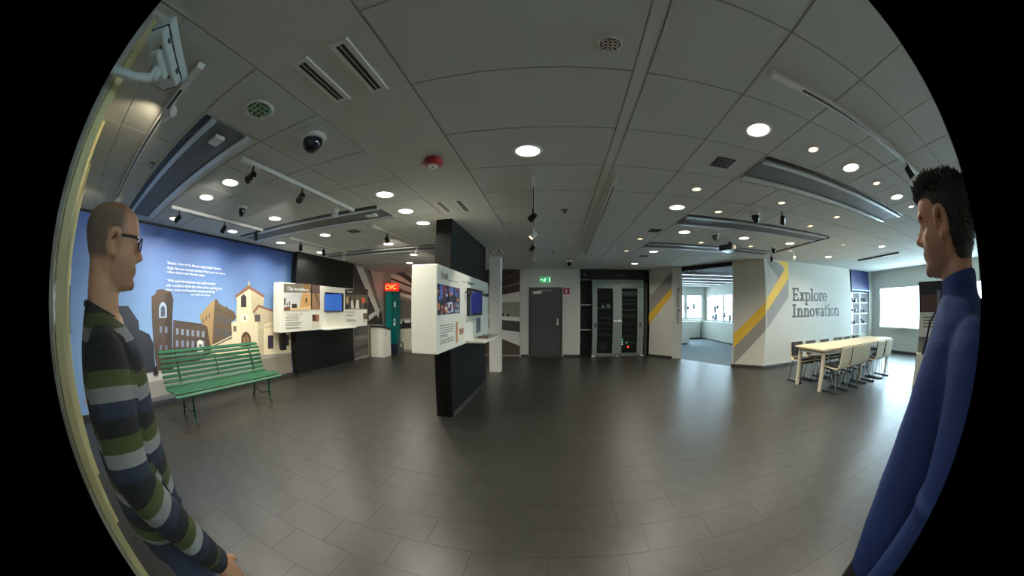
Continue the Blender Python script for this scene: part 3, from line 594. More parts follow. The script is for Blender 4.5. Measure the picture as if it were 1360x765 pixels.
# slab-serif lettering built stroke by stroke
def arc(q, cx, cy, rx, ry, a0, a1, w, put, n=14):
    for k in range(n):
        a, c = math.radians(a0 + (a1 - a0) * k / n), math.radians(a0 + (a1 - a0) * (k + 1) / n)
        put(q, [(cx + rx * math.cos(a), cy + ry * math.sin(a)), (cx + rx * math.cos(c), cy + ry * math.sin(c)), (cx + (rx - w) * math.cos(c), cy + (ry - w * .8) * math.sin(c)), (cx + (rx - w) * math.cos(a), cy + (ry - w * .8) * math.sin(a))])
R_ = lambda x0, y0, x1, y1: ('r', x0, y0, x1, y1)
GL = {'E': (.74, [R_(.08, 0, .22, 1), R_(0, 0, .64, .12), R_(0, .88, .64, 1), R_(.2, .45, .48, .56), R_(.54, 0, .64, .27), R_(.54, .73, .64, 1), R_(.42, .38, .5, .63)]),
      'I': (.48, [R_(.13, 0, .27, 1), R_(0, 0, .4, .11), R_(0, .89, .4, 1)]),
      'x': (.64, [('q', (.06, 0), (.2, 0), (.54, .68), (.4, .68)), ('q', (.4, 0), (.54, 0), (.2, .68), (.06, .68)), R_(0, 0, .26, .09), R_(.34, 0, .6, .09), R_(0, .6, .24, .69), R_(.36, .6, .58, .69)]),
      'p': (.68, [R_(.1, -.3, .23, .70), ('a', .36, .35, .27, .36, 0, 360, .12), R_(0, -.3, .34, -.2), R_(0, .6, .12, .7)]),
      'l': (.37, [R_(.1, 0, .23, 1), R_(0, 0, .33, .1), R_(0, .9, .12, 1)]),
      'o': (.67, [('a', .31, .35, .31, .36, 0, 360, .13)]),
      'r': (.50, [R_(.1, 0, .23, .7), R_(0, 0, .36, .1), R_(0, .6, .12, .7), ('a', .38, .40, .22, .30, 50, 180, .12)]),
      'e': (.62, [('a', .30, .35, .30, .36, 0, 325, .13), R_(.08, .31, .59, .41)]),
      'n': (.76, [R_(.1, 0, .23, .7), R_(0, 0, .33, .1), R_(0, .6, .12, .7), ('a', .37, .42, .24, .29, 0, 180, .12), R_(.49, 0, .61, .44), R_(.40, 0, .71, .1)]),
      'v': (.64, [('q', (.24, 0), (.36, 0), (.2, .68), (.06, .68)), ('q', (.24, 0), (.36, 0), (.54, .68), (.41, .68)), R_(0, .6, .26, .69), R_(.35, .6, .6, .69)]),
      'a': (.66, [('a', .25, .2, .25, .21, 0, 360, .12), R_(.40, 0, .52, .48), ('a', .27, .44, .25, .27, 0, 150, .12), R_(.46, 0, .62, .1)]),
      't': (.46, [R_(.12, .12, .25, .92), R_(0, .6, .42, .7), ('a', .30, .17, .18, .17, 180, 320, .12)]),
      'i': (.37, [R_(.1, 0, .23, .7), R_(0, 0, .33, .1), R_(0, .6, .12, .7), R_(.09, .85, .24, 1)])}
t = thing('wall_lettering', 'large dark slab-serif words on the white wall behind the table', 'lettering', (E0.x, E0.y, 1.2))
dE = (E1 - E0).normalized(); DE = Vector((dE.x, dE.y, 0))
for word, s0, s1, zb, cap in (('Explore', 1.07, 2.80, 1.59, .33), ('Innovation', 1.06, 3.58, 1.18, .33)):
    tot = sum(GL[c][0] for c in word) - .06; kx = (s1 - s0) / tot; cur = 0
    for ch in word:
        q = B(); O = Vector((E0.x, E0.y, 0)) + DE * (s0 + cur * kx) + Vector((0, 0, zb))
        def put(q_, poly): q_.prism(poly, O, DE * kx, (0, 0, cap), nX, .012)
        for g in GL[ch][1]:
            if g[0] == 'r': put(q, [(g[1], g[2]), (g[3], g[2]), (g[3], g[4]), (g[1], g[4])])
            elif g[0] == 'q': put(q, list(g[1:]))
            else: arc(q, *g[1:], put)
        q.build('letter', TEXTD, t); cur += GL[ch][0]
# vertical lettering on the entrance reveal
dR = (YA2 - YA1).normalized(); oR = YA1 + dR * .10; nR = nrm(YA1, YA2)
me_t = thing('reveal_lettering', 'dark vertical lettering on the entrance edge panel', 'lettering', (oR.x, oR.y, 1.9))
text('lettering', 'Product Room', .165, (oR.x + nR.x * .004, oR.y + nR.y * .004, 1.99), (0, 0, -1), (dR.x, dR.y, 0), M('slate_blue_print', (40, 62, 88), .6), me_t)

# ------------------------------------------------------------------ room beyond the entrance
t = thing('white_counter', 'white counter with overhanging top in the room beyond the entrance', 'counter', (5.2, 12.0, 0))
q = B(); q.box(4.2, 5.45, 11.9, 12.6, .06, .84); q.build('body', WHITEB, t)
q = B(); q.box(4.15, 5.95, 11.85, 12.65, .84, .90); q.bevel(.006); q.build('top', WHITEB, t)
q = B(); q.box(4.25, 5.40, 11.95, 12.55, 0, .06); q.build('plinth', DKB, t)
t = thing('low_cabinet', 'long low white cabinet under the windows beyond the entrance', 'cabinet', (6, 14.1, 0))
q = B(); q.box(3.2, 7.0, 13.95, 14.28, .06, .86); q.build('body', WHITEB, t)
q = B(); q.box(3.2, 7.0, 13.99, 14.28, 0, .06); q.build('plinth', DKB, t)
q = B(); q.box(3.18, 7.0, 13.92, 14.28, .86, .89); q.build('top', WHITEB, t)
t = thing('low_cabinet', 'low white cabinet along the side windows beyond the entrance', 'cabinet', (7.2, 10, 0))
q = B(); q.box(7.06, 7.43, 7.6, 14.28, .06, .80); q.build('body', WHITEB, t)
q = B(); q.box(7.10, 7.43, 7.6, 14.28, 0, .06); q.build('plinth', DKB, t)
q = B(); q.box(7.03, 7.43, 7.6, 14.28, .80, .83); q.build('top', WHITEB, t)
zq = zf(890, 340, 5.1)
for k, ((px, py), hit) in enumerate((((160, 340), 0), ((120, 352), 0), ((305, 362), 1), ((322, 345), 1), ((310, 412), 1), ((290, 464), 1), ((404, 455), 1), ((366, 400), 1), ((408, 290), 1), ((70, 395), 0))):
    p = on_y(*zq((px, py)), 14.1) if not hit else on_x(*zq((px, py)), 7.3)
    t = thing('display_camera', 'small dark camera on a thin pole by the bright windows beyond the entrance', 'camera', (p.x, p.y, .83), 0, 'display cameras in the room beyond')
    b0 = .83 if hit else .89
    p.z = max(p.z, b0 + .2)
    if k == 8: p.y -= .35
    t.location = (p.x, p.y, b0)
    q = B(); q.tube([(p.x, p.y, b0), (p.x, p.y, p.z)], .012, 6); q.build('pole', ALU, t)
    q = B(); q.obox((p.x, p.y, p.z), (.12, .12, .16 if k % 2 else .26)); q.bevel(.02); q.build('body', BLACKP, t)

# ------------------------------------------------------------------ lit shelf case with navy header at the end of the lettered wall
t = thing('display_shelf', 'white display shelf with navy header beside the lettered wall', 'shelf', (10.3, 6.7, 0))
x0, x1 = 9.66, 11.0
q = B(); q.box(x0, x0 + .05, 6.56, 6.92, 0, 1.88); q.box(x1 - .05, x1, 6.56, 6.92, 0, 1.88); q.box(10.30, 10.42, 6.56, 6.92, .0, 1.88)
q.build('frame', M('pale_grey_frame', (176, 186, 194), .5), t)
q = B(); q.box(x0 + .05, x1 - .05, 6.89, 6.91, .55, 1.88); q.build('lit_back', M('backlit_white', (240, 245, 250), .5, emit=(235, 244, 255), es=1.6), t)
for z_ in (.52, .86, 1.20, 1.54, 1.86):
    q = B(); q.box(x0, x1, 6.52, 6.92, z_, z_ + .03); q.build('shelf_board', WHITEB, t)
q = B(); q.box(x0, x1, 6.58, 6.9, .05, .52); q.build('cupboard', WHITEB, t)
q = B(); q.box(9.60, 11.05, 6.46, 6.92, 1.93, CEIL - .01); hd = q.build('header', BLUEPRINT, t)
q = B(); q.box(9.60, 11.05, 6.44, 6.46, 1.93, 1.97); q.build('light_line', M('blue_light_line', (120, 160, 255), .4, emit=(110, 150, 255), es=1.5), t)
q = B(); q.box(11.02, 11.3, 6.46, 6.9, 0, CEIL); tag(q.build('wall_pier', WALL), kind='structure')
for z_ in (.89, 1.23, 1.57):
    for k, xx in enumerate((9.85, 10.08, 10.58, 10.80)):
        sh = random.choice(('dome', 'box', 'bullet'))
        q = B()
        if sh == 'dome': q.lathe((xx, 6.66, z_), [(.06, 0), (.06, .04), (.05, .08), (.02, .11)], 10)
        elif sh == 'box': q.box(xx - .04, xx + .04, 6.56, 6.76, z_ + .0, z_ + .12)
        else: q.tube([(xx, 6.68, z_), (xx, 6.68, z_ + .08)], .012, 6); q.tube([(xx, 6.56, z_ + .1), (xx, 6.80, z_ + .1)], .04, 8)
        nm = {'dome': 'dome shaped', 'box': 'box shaped', 'bullet': 'tube shaped'}[sh]
        tag(q.build('sample_camera', BLACKP if k % 2 else DKGREY), 'small dark %s camera standing on the lit display shelf' % nm, 'camera', 'sample cameras on the display shelf, ' + nm)

# ------------------------------------------------------------------ long table and chairs
t = thing('long_table', 'long pale wood table with slim white legs by the lettered wall', 'table', (6.2, 4.2, 0))
WOODT = M('pale_birch', (222, 206, 168), .35, var=.05, scale=3, stretch=(1, 14, 14))
q = B(); q.box(4.64, 7.96, 3.80, 4.66, .70, .735); q.bevel(.006); q.build('tabletop', WOODT, t)
q = B(); q.box(4.72, 7.88, 3.87, 3.90, .63, .70); q.box(4.72, 7.88, 4.56, 4.59, .63, .70); q.box(4.72, 4.75, 3.9, 4.56, .63, .70); q.box(7.85, 7.88, 3.9, 4.56, .63, .70); q.build('apron', WHITEP, t)
for xx in (4.74, 6.34, 7.87):
    for yy in (3.88, 4.58):
        q = B(); q.box(xx - .03, xx + .03, yy - .03, yy + .03, 0, .70); q.build('leg', M('leg_beige_white', (214, 206, 186), .4), t)
def chair():
    """faces +y, origin on the floor under the seat"""
    c = thing('sled_chair', 'x', 'chair')
    SH = M('chair_shell_cream', (222, 214, 190), .4); PAD = M('chair_pad_black', (28, 26, 30), .7); LG = M('chair_wire_steel', (150, 152, 152), .25, .8); RUN = M('chair_runner_dark', (36, 36, 40), .5)
    prof = [(.22, .425), (.20, .437), (.10, .44), (-.08, .425), (-.17, .425), (-.215, .455), (-.235, .52), (-.255, .65), (-.27, .77)]
    def sheet(pr, hw0, hw1, th, name, m):
        q = B(); n = len(pr); rings = []
        for i, (y, z_) in enumerate(pr):
            a = pr[max(0, i - 1)]; b2 = pr[min(n - 1, i + 1)]; d = Vector((b2[0] - a[0], b2[1] - a[1])).normalized(); nn = Vector((-d.y, d.x))
            w_ = hw0 + (hw1 - hw0) * (i / (n - 1)); cv = .012
            row = [(x_ * w_, y, z_) for x_ in (-1, -.6, 0, .6, 1)]
            low = [(x_ * w_, y + nn.x * th, z_ + nn.y * th) for x_ in (1, .6, 0, -.6, -1)]
            rings.append(row + low)
        q.loft(rings); return q.build(name, m, c, world=False)
    sheet(prof[:5], .215, .20, .018, 'seat', SH); sheet(prof[4:], .20, .19, .018, 'backrest', SH)
    off = [(y + (.0 if i < 4 else .012), z_ + .012 if i < 5 else z_ + .008) for i, (y, z_) in enumerate(prof)]
    off = [(y * .96, z_ ) for y, z_ in off]
    sheet([(y, z_ - .034) for y, z_ in prof[:4]], .19, .19, .012, 'under_pan', PAD)
    sheet([(.19, .446), (.10, .452), (-.08, .438), (-.15, .437)], .19, .175, -.02, 'seat_pad', PAD)
    sheet([(-.205, .49), (-.222, .55), (-.24, .65), (-.252, .755)], .175, .17, -.02, 'back_pad', PAD)
    for s_ in (-1, 1):
        q = B(); q.tube([(s_ * .19, .20, .02), (s_ * .185, .17, .41), (s_ * .12, .15, .425)], .009, 6); q.build('leg', LG, c, world=False)
        q = B(); q.tube([(s_ * .19, -.22, .02), (s_ * .185, -.14, .41), (s_ * .12, -.12, .425)], .009, 6); q.build('leg', LG, c, world=False)
        q = B(); q.box(s_ * .19 - .014, s_ * .19 + .014, -.25, .23, 0, .024); q.build('runner', RUN, c, world=False)
    return c
ch0 = chair(); first = True
ordn = ['first', 'second', 'third', 'fourth', 'fifth', 'sixth']
for row, yy, rz, xs in (('near', 3.74, 0, (5.02, 5.46, 5.91, 6.62, 7.10)), ('wall', 4.72, math.pi, (5.02, 5.50, 6.05, 6.66, 7.12, 7.58))):
    for k, xx in enumerate(xs):
        o = ch0 if first else copy_tree(ch0); first = False
        o.location = (xx, yy + random.uniform(-.03, .03), 0); o.rotation_euler = (0, 0, rz + random.uniform(-.06, .06))
        o['label'] = ('cream backed chair on the open side of the long table, %s from the entrance end' if row == 'near' else 'black padded chair between the long table and lettered wall, %s from the entrance') % ordn[k]
        o['group'] = 'chairs round the long table'
for k, (xx, yy, c) in enumerate(((4.98, 4.12, (232, 232, 228)),)):
    q = B(); q.obox((xx + .05, yy, .47), (.28, .22, .006), rz=.3); 

# ------------------------------------------------------------------ green park bench
t = thing('park_bench', 'green slatted park bench with curved back in front of the mural', 'bench', (-4.5, 2.4, 0))
GR = M('green_gloss_paint', (8, 76, 46), .42, var=.06, scale=8, spec=.3); GRD = M('dark_green_iron', (30, 60, 48), .4)
ya, yb = 1.30, 3.34
seatp = [(-3.98, .395), (-4.03, .425), (-4.09, .432), (-4.15, .430), (-4.21, .424), (-4.27, .416), (-4.33, .410), (-4.39, .412)]
backp = [(-4.445, .440), (-4.48, .492), (-4.505, .55), (-4.525, .61), (-4.545, .67), (-4.565, .73), (-4.59, .79), (-4.635, .835), (-4.70, .845)]
allp = seatp + backp
for i, (x, z_) in enumerate(allp):
    a, c = allp[max(0, i - 1)], allp[min(len(allp) - 1, i + 1)]; d = Vector((c[0] - a[0], 0, c[1] - a[1])).normalized(); n = Vector((-d.z, 0, d.x))
    if n.x < 0 and i > 8: n = n
    q = B(); q.obox((x, (ya + yb) / 2, z_), (.042, yb - ya, .02), Matrix((d, Vector((0, 1, 0)), d.cross(Vector((0, 1, 0))))).transposed()); q.bevel(.005); q.build('slat', GR, t)
for yy in (ya + .32, yb - .22):
    q = B(); q.tube([(p[0] - .0, yy, p[1] - .026) for p in seatp] + [(p[0] - .03, yy, p[1] - .004) for p in backp[:-1]], .013, 6); q.build('iron_support', GRD, t)
    q = B(); q.tube([(-4.06, yy, .40), (-4.08, yy, .25), (-4.10, yy, .08), (-4.06, yy, .012)], .018, 6); q.build('leg', GR, t)
    q = B(); q.tube([(-4.42, yy, .41), (-4.50, yy, .25), (-4.56, yy, .08), (-4.60, yy, .012)], .018, 6); q.build('leg', GRD, t)
    q = B(); q.tube([(-4.09, yy, .17), (-4.30, yy, .11), (-4.53, yy, .17)], .010, 6); q.build('leg_brace', GRD, t)
yy = (ya + yb) / 2 + .04
q = B(); q.tube([(p[0] + .016, yy, p[1]) for p in backp[1:6]], .010, 6); q.build('iron_strap', GRD, t)
for yq in (ya + .32, yb - .22):
    q = B(); q.tube([(p[0] + .016, yq, p[1]) for p in backp[1:6]], .010, 6); q.build('iron_strap', GRD, t)

# ------------------------------------------------------------------ exhibit stand behind the man in blue
sa, sb = Vector((6.96, 2.50)), Vector((7.32, 1.40)); sd = (sb - sa).normalized(); SD = Vector((sd.x, sd.y, 0)); SN = Vector((sd.y, -sd.x, 0))
t = thing('exhibit_stand', 'tall white exhibit stand with dark photo header near the windows', 'exhibit', (6.96, 2.5, 0))
def sbx(q, s0, s1, z0, z1, d0, d1): q.prism([(s0, z0), (s1, z0), (s1, z1), (s0, z1)], Vector((sa.x, sa.y, 0)) + SN * d0, SD, (0, 0, 1), SN, d1 - d0)
if SN.dot(Vector((-sa.x, -sa.y, 0))) < 0: SN = -SN
q = B(); sbx(q, -.02, 1.15, .0, .58, -.25, .03); q.build('cabinet', WHITEB, t)
q = B(); sbx(q, 0, 1.12, .58, .88, -.25, -.12); q.build('recess', M('stand_grey', (134, 138, 128), .6), t)
q = B(); sbx(q, -.0, 1.15, .88, 1.86, -.25, .0); q.build('board', WHITEB, t)
q = B(); sbx(q, .0, 1.15, 1.32, 1.86, .0, .004); ps = q.build('photo', pm((40, 36, 44)), t)
q = B(); sbx(q, .05, .5, 1.34, 1.62, .004, .005); q.build('photo_detail', pm((96, 60, 52)), ps)
q = B(); sbx(q, .5, 1.1, 1.34, 1.7, .004, .005); q.build('photo_detail', pm((120, 126, 128)), ps)
q = B()
for k in range(4): sbx(q, .12, .9 - .1 * (k % 2), 1.22 - .055 * k, 1.24 - .055 * k, .0, .002)
tag(q.build('text_lines', TEXTG, t), kind='stuff')
q = B(); c_ = Vector((sa.x, sa.y, 0)) + SD * .28 - SN * .04; q.lathe((c_.x, c_.y, .58), [(.07, 0), (.07, .03), (.05, .06), (.02, .10)], 12)
tag(q.build('desk_camera', BLACKP), 'small black dome camera in the recess of the exhibit stand', 'camera')

# ------------------------------------------------------------------ things on the ceiling
def at(px, py): p = on_z(px, py, CEIL); return p.x, p.y
def downlight(x, y, lit=True, r=.105, power=12):
    t = thing('downlight', 'round recessed ceiling downlight with bright white lamp' if lit else 'unlit round recessed downlight with chrome reflector', 'light', (x, y, CEIL), 0, 'lit recessed downlights' if lit else None)
    q = B(); q.lathe((x, y, CEIL), [(r * .82, .002), (r * .84, -.008), (r, -.01), (r * 1.06, -.004), (r * 1.06, .004)], 24, cap=False); q.build('trim_ring', WHITEP, t, True)
    if lit:
        q = B(); q.lathe((x, y, CEIL - .004), [(0.001, 0), (r * .84, 0), (r * .84, .003), (.001, .003)], 24); q.build('lens', LAMPW, t)
        lamp('downlight_lamp', 'AREA', (x, y, CEIL - .02), power, (1, .955, .83), r * 1.6, angle=150).parent = None
    else:
        q = B(); q.lathe((x, y, CEIL - .004), [(.001, 0), (r * .84, 0), (r * .84, .003), (.001, .003)], 24); q.build('reflector', M('dark_reflector', (120, 118, 112), .35, .4), t)
        for k in range(4):
            q = B(); q.box(x - r * .7, x + r * .7, y - r * .6 + r * .4 * k - .004, y - r * .6 + r * .4 * k + .004, CEIL - .012, CEIL - .003); q.build('louvre_blade', CHROME, t)
            q = B(); q.box(x - r * .6 + r * .4 * k - .004, x - r * .6 + r * .4 * k + .004, y - r * .7, y + r * .7, CEIL - .012, CEIL - .003); q.build('louvre_blade', CHROME, t)
    return t
DL = [(701, 200), (1007, 172), (1130, 222), (1191, 261), (899, 275), (511, 258), (539, 280), (562, 296), (306, 242), (274, 262), (365, 290), (309, 307), (232, 290), (432, 312), (373, 322), (426, 335), (516, 324), (550, 338), (544, 349), (909, 308), (868, 334), (843, 350), (988, 316), (1049, 323), (1171, 327), (1100, 341)]
o3 = ('first', 'second', 'third', 'fourth')
DLL = ['downlight in the wide tile beside the red fire alarm', 'downlight with bright bulb between square grille and long track', 'downlight next to the large cooling panel, nearer the long track', 'downlight next to the large cooling panel, nearer the man in blue', 'first of four downlights leading towards the server rack']
DLL += ['%s of three downlights in the row leading to the black slab' % w for w in o3[:3]] + ['%s of three downlights beside the first cooling panel, counted from the dome camera' % w for w in o3[:2]]
DLL += ['downlight beside the small black dome, between the white tracks', 'downlight close to the mural, past the track above the bench', 'third of three downlights beside the first cooling panel, close to the mural', 'downlight beyond the second cooling panel, away from the mural', 'downlight beyond the second cooling panel, close to the mural', 'downlight in front of the black wall panel', 'downlight by the track left of the black slab', 'downlight beyond the white lit spotlight left of the slab', 'last downlight before the station mural']
DLL += ['second of four downlights leading towards the server rack', 'third of four downlights leading towards the server rack', 'last downlight before the black server niche', 'downlight beyond the middle cooling panel, nearer the projector', 'downlight beyond the middle cooling panel, nearer the lettered wall', 'downlight over the long table, nearer the windows', 'downlight over the long table, nearer the lettered wall']
for p, lb in zip(DL, DLL): downlight(*at(*p))['label'] = 'lit round ' + lb
u = downlight(*at(344, 145), lit=False); u['label'] = 'unlit downlight with chrome louvre grid near the black dome camera'
u = downlight(*at(810, 58), lit=False, r=.055); u['label'] = 'small unlit chrome spotlight alone in a wide ceiling tile'
SPL = ['%s small warm spotlight beside the large cooling panel, counted from the bulb downlight' % w for w in ('first', 'second', 'third')] + ['small warm spotlight beside the first downlight leading to the rack, by the grille', 'small warm spotlight just before the middle cooling panel, rack side'] + ['%s small warm spotlight between the large and middle cooling panels' % w for w in ('first', 'second', 'third')] + ['small warm spotlight under the white dome camera, before the projector', 'small warm spotlight above the projector', 'small warm spotlight by the black dome at the lettered wall', 'small warm spotlight alone above the long table', 'small warm spotlight beside the small grille on the rack side', 'small warm spotlight closest to the black server niche']
for p in [(1080, 198), (1164, 243), (1210, 274), (925, 251), (954, 281), (1038, 269), (1111, 288), (1076, 300), (931, 322), (997, 327), (1050, 333), (1120, 325), (850, 317), (832, 333)]:
    x, y = at(*p); lb = SPL.pop(0)
    t = thing('small_spotlight', lb, 'light', (x, y, CEIL), 0, 'small warm ceiling spotlights')
    q = B(); q.lathe((x, y, CEIL), [(.045, .002), (.046, -.006), (.058, -.007), (.062, -.003), (.062, .003)], 16, cap=False); q.build('trim_ring', WHITEP, t, True)
    q = B(); q.lathe((x, y, CEIL - .004), [(.001, 0), (.046, 0), (.046, .003), (.001, .003)], 16); q.build('lens', LAMPWARM, t)
    lamp('spotlight_lamp', 'AREA', (x, y, CEIL - .015), 4, (1, .84, .62), .08, angle=110)
# chilled beams
bl_ = ['left of the black dome camera', 'between the two white spotlight tracks', 'nearest the black wall panel', 'nearest the man in blue', 'beside the grey dome camera', 'nearest the entrance opening']
for k, (x0, x1, y0) in enumerate(BEAMS):
    t = thing('ceiling_beam', 'long grey mesh ceiling cooling panel with pale rails, ' + bl_[k], 'ceiling panel', ((x0 + x1) / 2, y0 + .3, CEIL))
    near = k % 3 == 0
    q = B(); q.box(x0 + .004, x1 - .004, y0 + .004, y0 + .596, CEIL + .002, CEIL + .02); q.build('back_plate', PLASTER, t)
    q = B(); q.box(x0 + .02, x1 - .02, y0 + .15, y0 + .45, CEIL - .006, CEIL + .004); q.build('mesh_panel', BEAM, t)
    for ya, yb in ((.09, .15), (.45, .52)):
        q = B(); q.box(x0 + .02, x1 - .02, y0 + ya, y0 + yb, CEIL - .022, CEIL + .004); q.bevel(.004); q.build('rail', M('pale_blue_rail', (186, 198, 202), .35, .2), t)
    ys = .035 if x0 > 0 else .035
    q = B(); q.box(x0 + .02, x1 - .02, y0 + ys, y0 + ys + .05, CEIL - .004, CEIL + .003); q.build('slot', BLACK, t)
    if x0 < 0 and k < 2:
        q = B(); q.box(x1 - .30, x1 - .16, y0 + .24, y0 + .34, CEIL - .035, CEIL - .006); q.bevel(.005); q.build('sensor_box', WHITEP, t)
# black edge that runs from the long beam to the entrance wall
q = B(); q.box(4.76, 4.80, 3.7, 5.45, CEIL - .02, CEIL + .0); tag(q.build('dark_ceiling_rail', BLACKP), 'dark rail across the ceiling between two cooling panels', 'rail')
# tracks and spotlights
def track(a, b_, label, mat=WHITEP, slot=True, w=.035):
    t = thing('light_track', label, 'light track', (a[0], a[1], CEIL)); a, b_ = Vector((*a, CEIL - .018)), Vector((*b_, CEIL - .018))
    q = B(); q.seg(a, b_, w, .036); q.build('rail', mat, t)
    if slot:
        d = (b_ - a).normalized() * .25; z = Vector((0, 0, -.0185)); q = B(); q.seg(a + d + z, b_ - d * .2 + z, w * .4, .002); q.build('slot', BLACKP, t)
    return t
def spot(x, y, aim, label, lit=False, mat=BLACKP, power=0, drop=.13, col=(1, .9, .74), angle=60):
    t = thing('track_spotlight', label, 'spotlight', (x, y, CEIL))
    q = B(); q.tube([(x, y, CEIL + (.001 if 'track' not in label else -.03)), (x, y, CEIL - drop)], .010, 6); q.build('stem', WHITEP if mat is not BLACKP else BLACKP, t)
    c = Vector((x, y, CEIL - drop)); d = (Vector(aim) - c).normalized()
    q = B(); q.tube([c - d * .045, c - d * .04, c + d * .03, c + d * .055], [.02, .034, .036, .040], 12); q.build('head', mat, t, False)
    q = B(); q.tube([c + d * .054, c + d * .058], .034, 12); q.build('lens', LAMPWARM if lit else M('dark_lens', (120, 116, 106), .15), t)
    if power: lamp('spotlight_lamp', 'SPOT', c + d * .075, power, col, .03, aim, angle)
def tk(p0, p1): return at(*p0), at(*p1)
track(*tk((708, 230), (709, 350)), 'white light track running towards the grey door', w=.03)
track(*tk((820, 230), (778, 336)), 'long bare white light track with dark slot pointing at the server rack', w=.03)
track((-2.27, 1.24), (-2.27, 3.02), 'white light track nearest the black dome camera, over the bench side')
track((-4.14, 1.25), (-4.14, 3.02), 'white light track close to the mural above the bench')
track((-4.17, 3.7), (-4.17, 5.425), 'white light track above the city exhibit box')
track((-2.45, 3.75), (-2.45, 5.425), 'white light track left of the free-standing black slab')
track((-1.54, .31), (-4.5, .35), 'long light track beside the white camera housing', w=.05)
track((1.14, .93), (4.6, .96), 'long light track over the man in blue', w=.05)
track((7.92, 5.0), (7.83, 3.4), 'dark light track over the far end of the long table', BLACKP)
wl = 'spotlight hanging from the track '
spot(-.22, 3.5, (-1.2, 4.0, 1.4), 'black ' + wl + 'towards the door, its lamp dark')
spot(-.27, 4.43, (-1.15, 4.2, 1.5), 'lit ' + wl + 'towards the door, before the pair by the column', True, WHITEP, 26, col=(1, .92, .78))
spot(-.35, 5.42, (-1.2, 5.6, 1.4), 'black ' + wl + 'towards the door, between two lit ones')
spot(-.39, 6.63, (-.3, 9.3, 1.2), 'lit ' + wl + 'towards the door, closest to the door', True, WHITEP, 14, col=(1, .92, .78))
spot(-2.27, 1.41, (XL, 1.6, 1.9), 'black ' + wl + 'nearest the dome camera, before the dark pair', False, BLACKP, 40, angle=55, col=(1, .95, .86))
spot(-2.27, 2.09, (XL, 3.6, 1.7), 'black ' + wl + 'nearest the dome camera, middle of three', False, BLACKP, 40, angle=55, col=(1, .95, .86))
spot(-2.27, 2.68, (-4.9, 5.0, 1.4), 'white tilted ' + wl + 'nearest the dome camera, end of three', False, WHITEP, 24, angle=50)
spot(-4.15, 1.4, (XL, .6, 1.6), 'black ' + wl + 'above the bench, next to the bald man', False, BLACKP, 22, angle=90, col=(1, .95, .86))
spot(-4.15, 2.24, (XL, 2.2, 1.5), 'black ' + wl + 'above the bench, middle of three', False, BLACKP, 22, angle=90, col=(1, .95, .86))
spot(-4.15, 2.9, (XL, 4.0, 1.3), 'black ' + wl + 'above the bench, by the cooling panel', False, BLACKP, 22, angle=90, col=(1, .95, .86))
spot(-4.17, 4.0, (-4.9, 4.8, 1.4), 'black ' + wl + 'above the exhibit box, first of three', False, BLACKP, 8)
spot(-4.17, 4.67, (-4.9, 5.9, 1.4), 'black ' + wl + 'above the exhibit box, middle of three', False, BLACKP, 8)
spot(-4.17, 5.36, (-4.9, 7.2, 1.3), 'white ' + wl + 'above the exhibit box, last of three', False, WHITEP, 10)
spot(-2.45, 4.22, (-4.5, 9.3, 1.2), 'black ' + wl + 'left of the black slab', False, BLACKP, 70, angle=60)
spot(-2.45, 5.37, (-4.0, 9.3, 1.3), 'white lit ' + wl + 'left of the black slab', True, WHITEP, 70, angle=60)
spot(-1.9, .33, (-3.0, -.15, 2.44), 'white ' + wl + 'beside the camera housing', False, WHITEP, 9, angle=80, col=(1, .86, .6))
spot(-3.9, .36, (-4.6, -.2, 1.9), 'white ' + wl + 'above the bald man', False, WHITEP, 14, angle=110)
spot(4.77, 5.6, (5.4, 6.4, 1.6), 'black ceiling spotlight at the corner of the lettered wall', False, BLACKP, 0)
spot(5.2, 5.2, (6.0, 6.4, 1.6), 'white lit ceiling spotlight in front of the lettered wall', True, WHITEP, 8)
spot(2.88, 3.03, (3.4, 4.0, 1.4), 'thin dark ceiling spotlight by the grey dome camera', False, BLACKP, 0, drop=.1)
spot(3.0, .95, (3.4, .6, 1.4), 'dark ' + wl + 'over the man in blue', False, BLACKP, 0, drop=.1)
# linear slot vents
for k, (x, y0, y1, lb) in enumerate(((-1.11, .75, 1.14, 'long slot vent of the large pair, nearer the dome camera'), (-.87, .75, 1.16, 'long slot vent of the large pair, nearer the wide tiles'), (-1.22, 3.16, 3.54, 'slot vent just before the black slab, nearer the mural'), (-1.0, 3.18, 3.56, 'slot vent just before the black slab, nearer the door'), (-1.27, 6.15, 6.5, 'slot vent before the white column, nearer the mural'), (-1.08, 6.15, 6.5, 'slot vent before the white column, nearer the door'))):
    t = thing('slot_vent', 'white ' + lb, 'vent', (x, y0, CEIL))
    q = B(); q.box(x - .05, x + .05, y0 - .03, y1 + .03, CEIL - .006, CEIL + .002); q.bevel(.002); q.build('frame', WHITEP, t)
    for dx in (-.013, .013):
        q = B(); q.box(x + dx - .009, x + dx + .009, y0, y1, CEIL - .008, CEIL - .005); q.build('slit', M('vent_dark', (40, 36, 30), .7), t)
    q = B(); q.box(x + .05, x + .056, y0 - .03, y1 + .03, CEIL - .012, CEIL - .0); q.build('lip', WHITEP, t)
# square vents
for p, lb in (((960, 216), 'beside the large cooling panel'), ((870, 306), 'near the server rack side'), ((470, 307), 'over the exhibit box side'), ((855, 340), 'close to the black niche')):
    x, y = at(*p); t = thing('ceiling_vent', 'square grey ceiling grille ' + lb, 'vent', (x, y, CEIL)); h_ = .09
    q = B(); q.box(x - h_, x + h_, y - h_, y + h_, CEIL - .006, CEIL); q.build('frame', DKGREY, t)
    for k in range(5):
        q = B(); q.box(x - h_ + .012, x + h_ - .012, y - h_ + .016 + k * .033, y - h_ + .032 + k * .033, CEIL - .012, CEIL - .005); q.build('slat', BEAM, t)
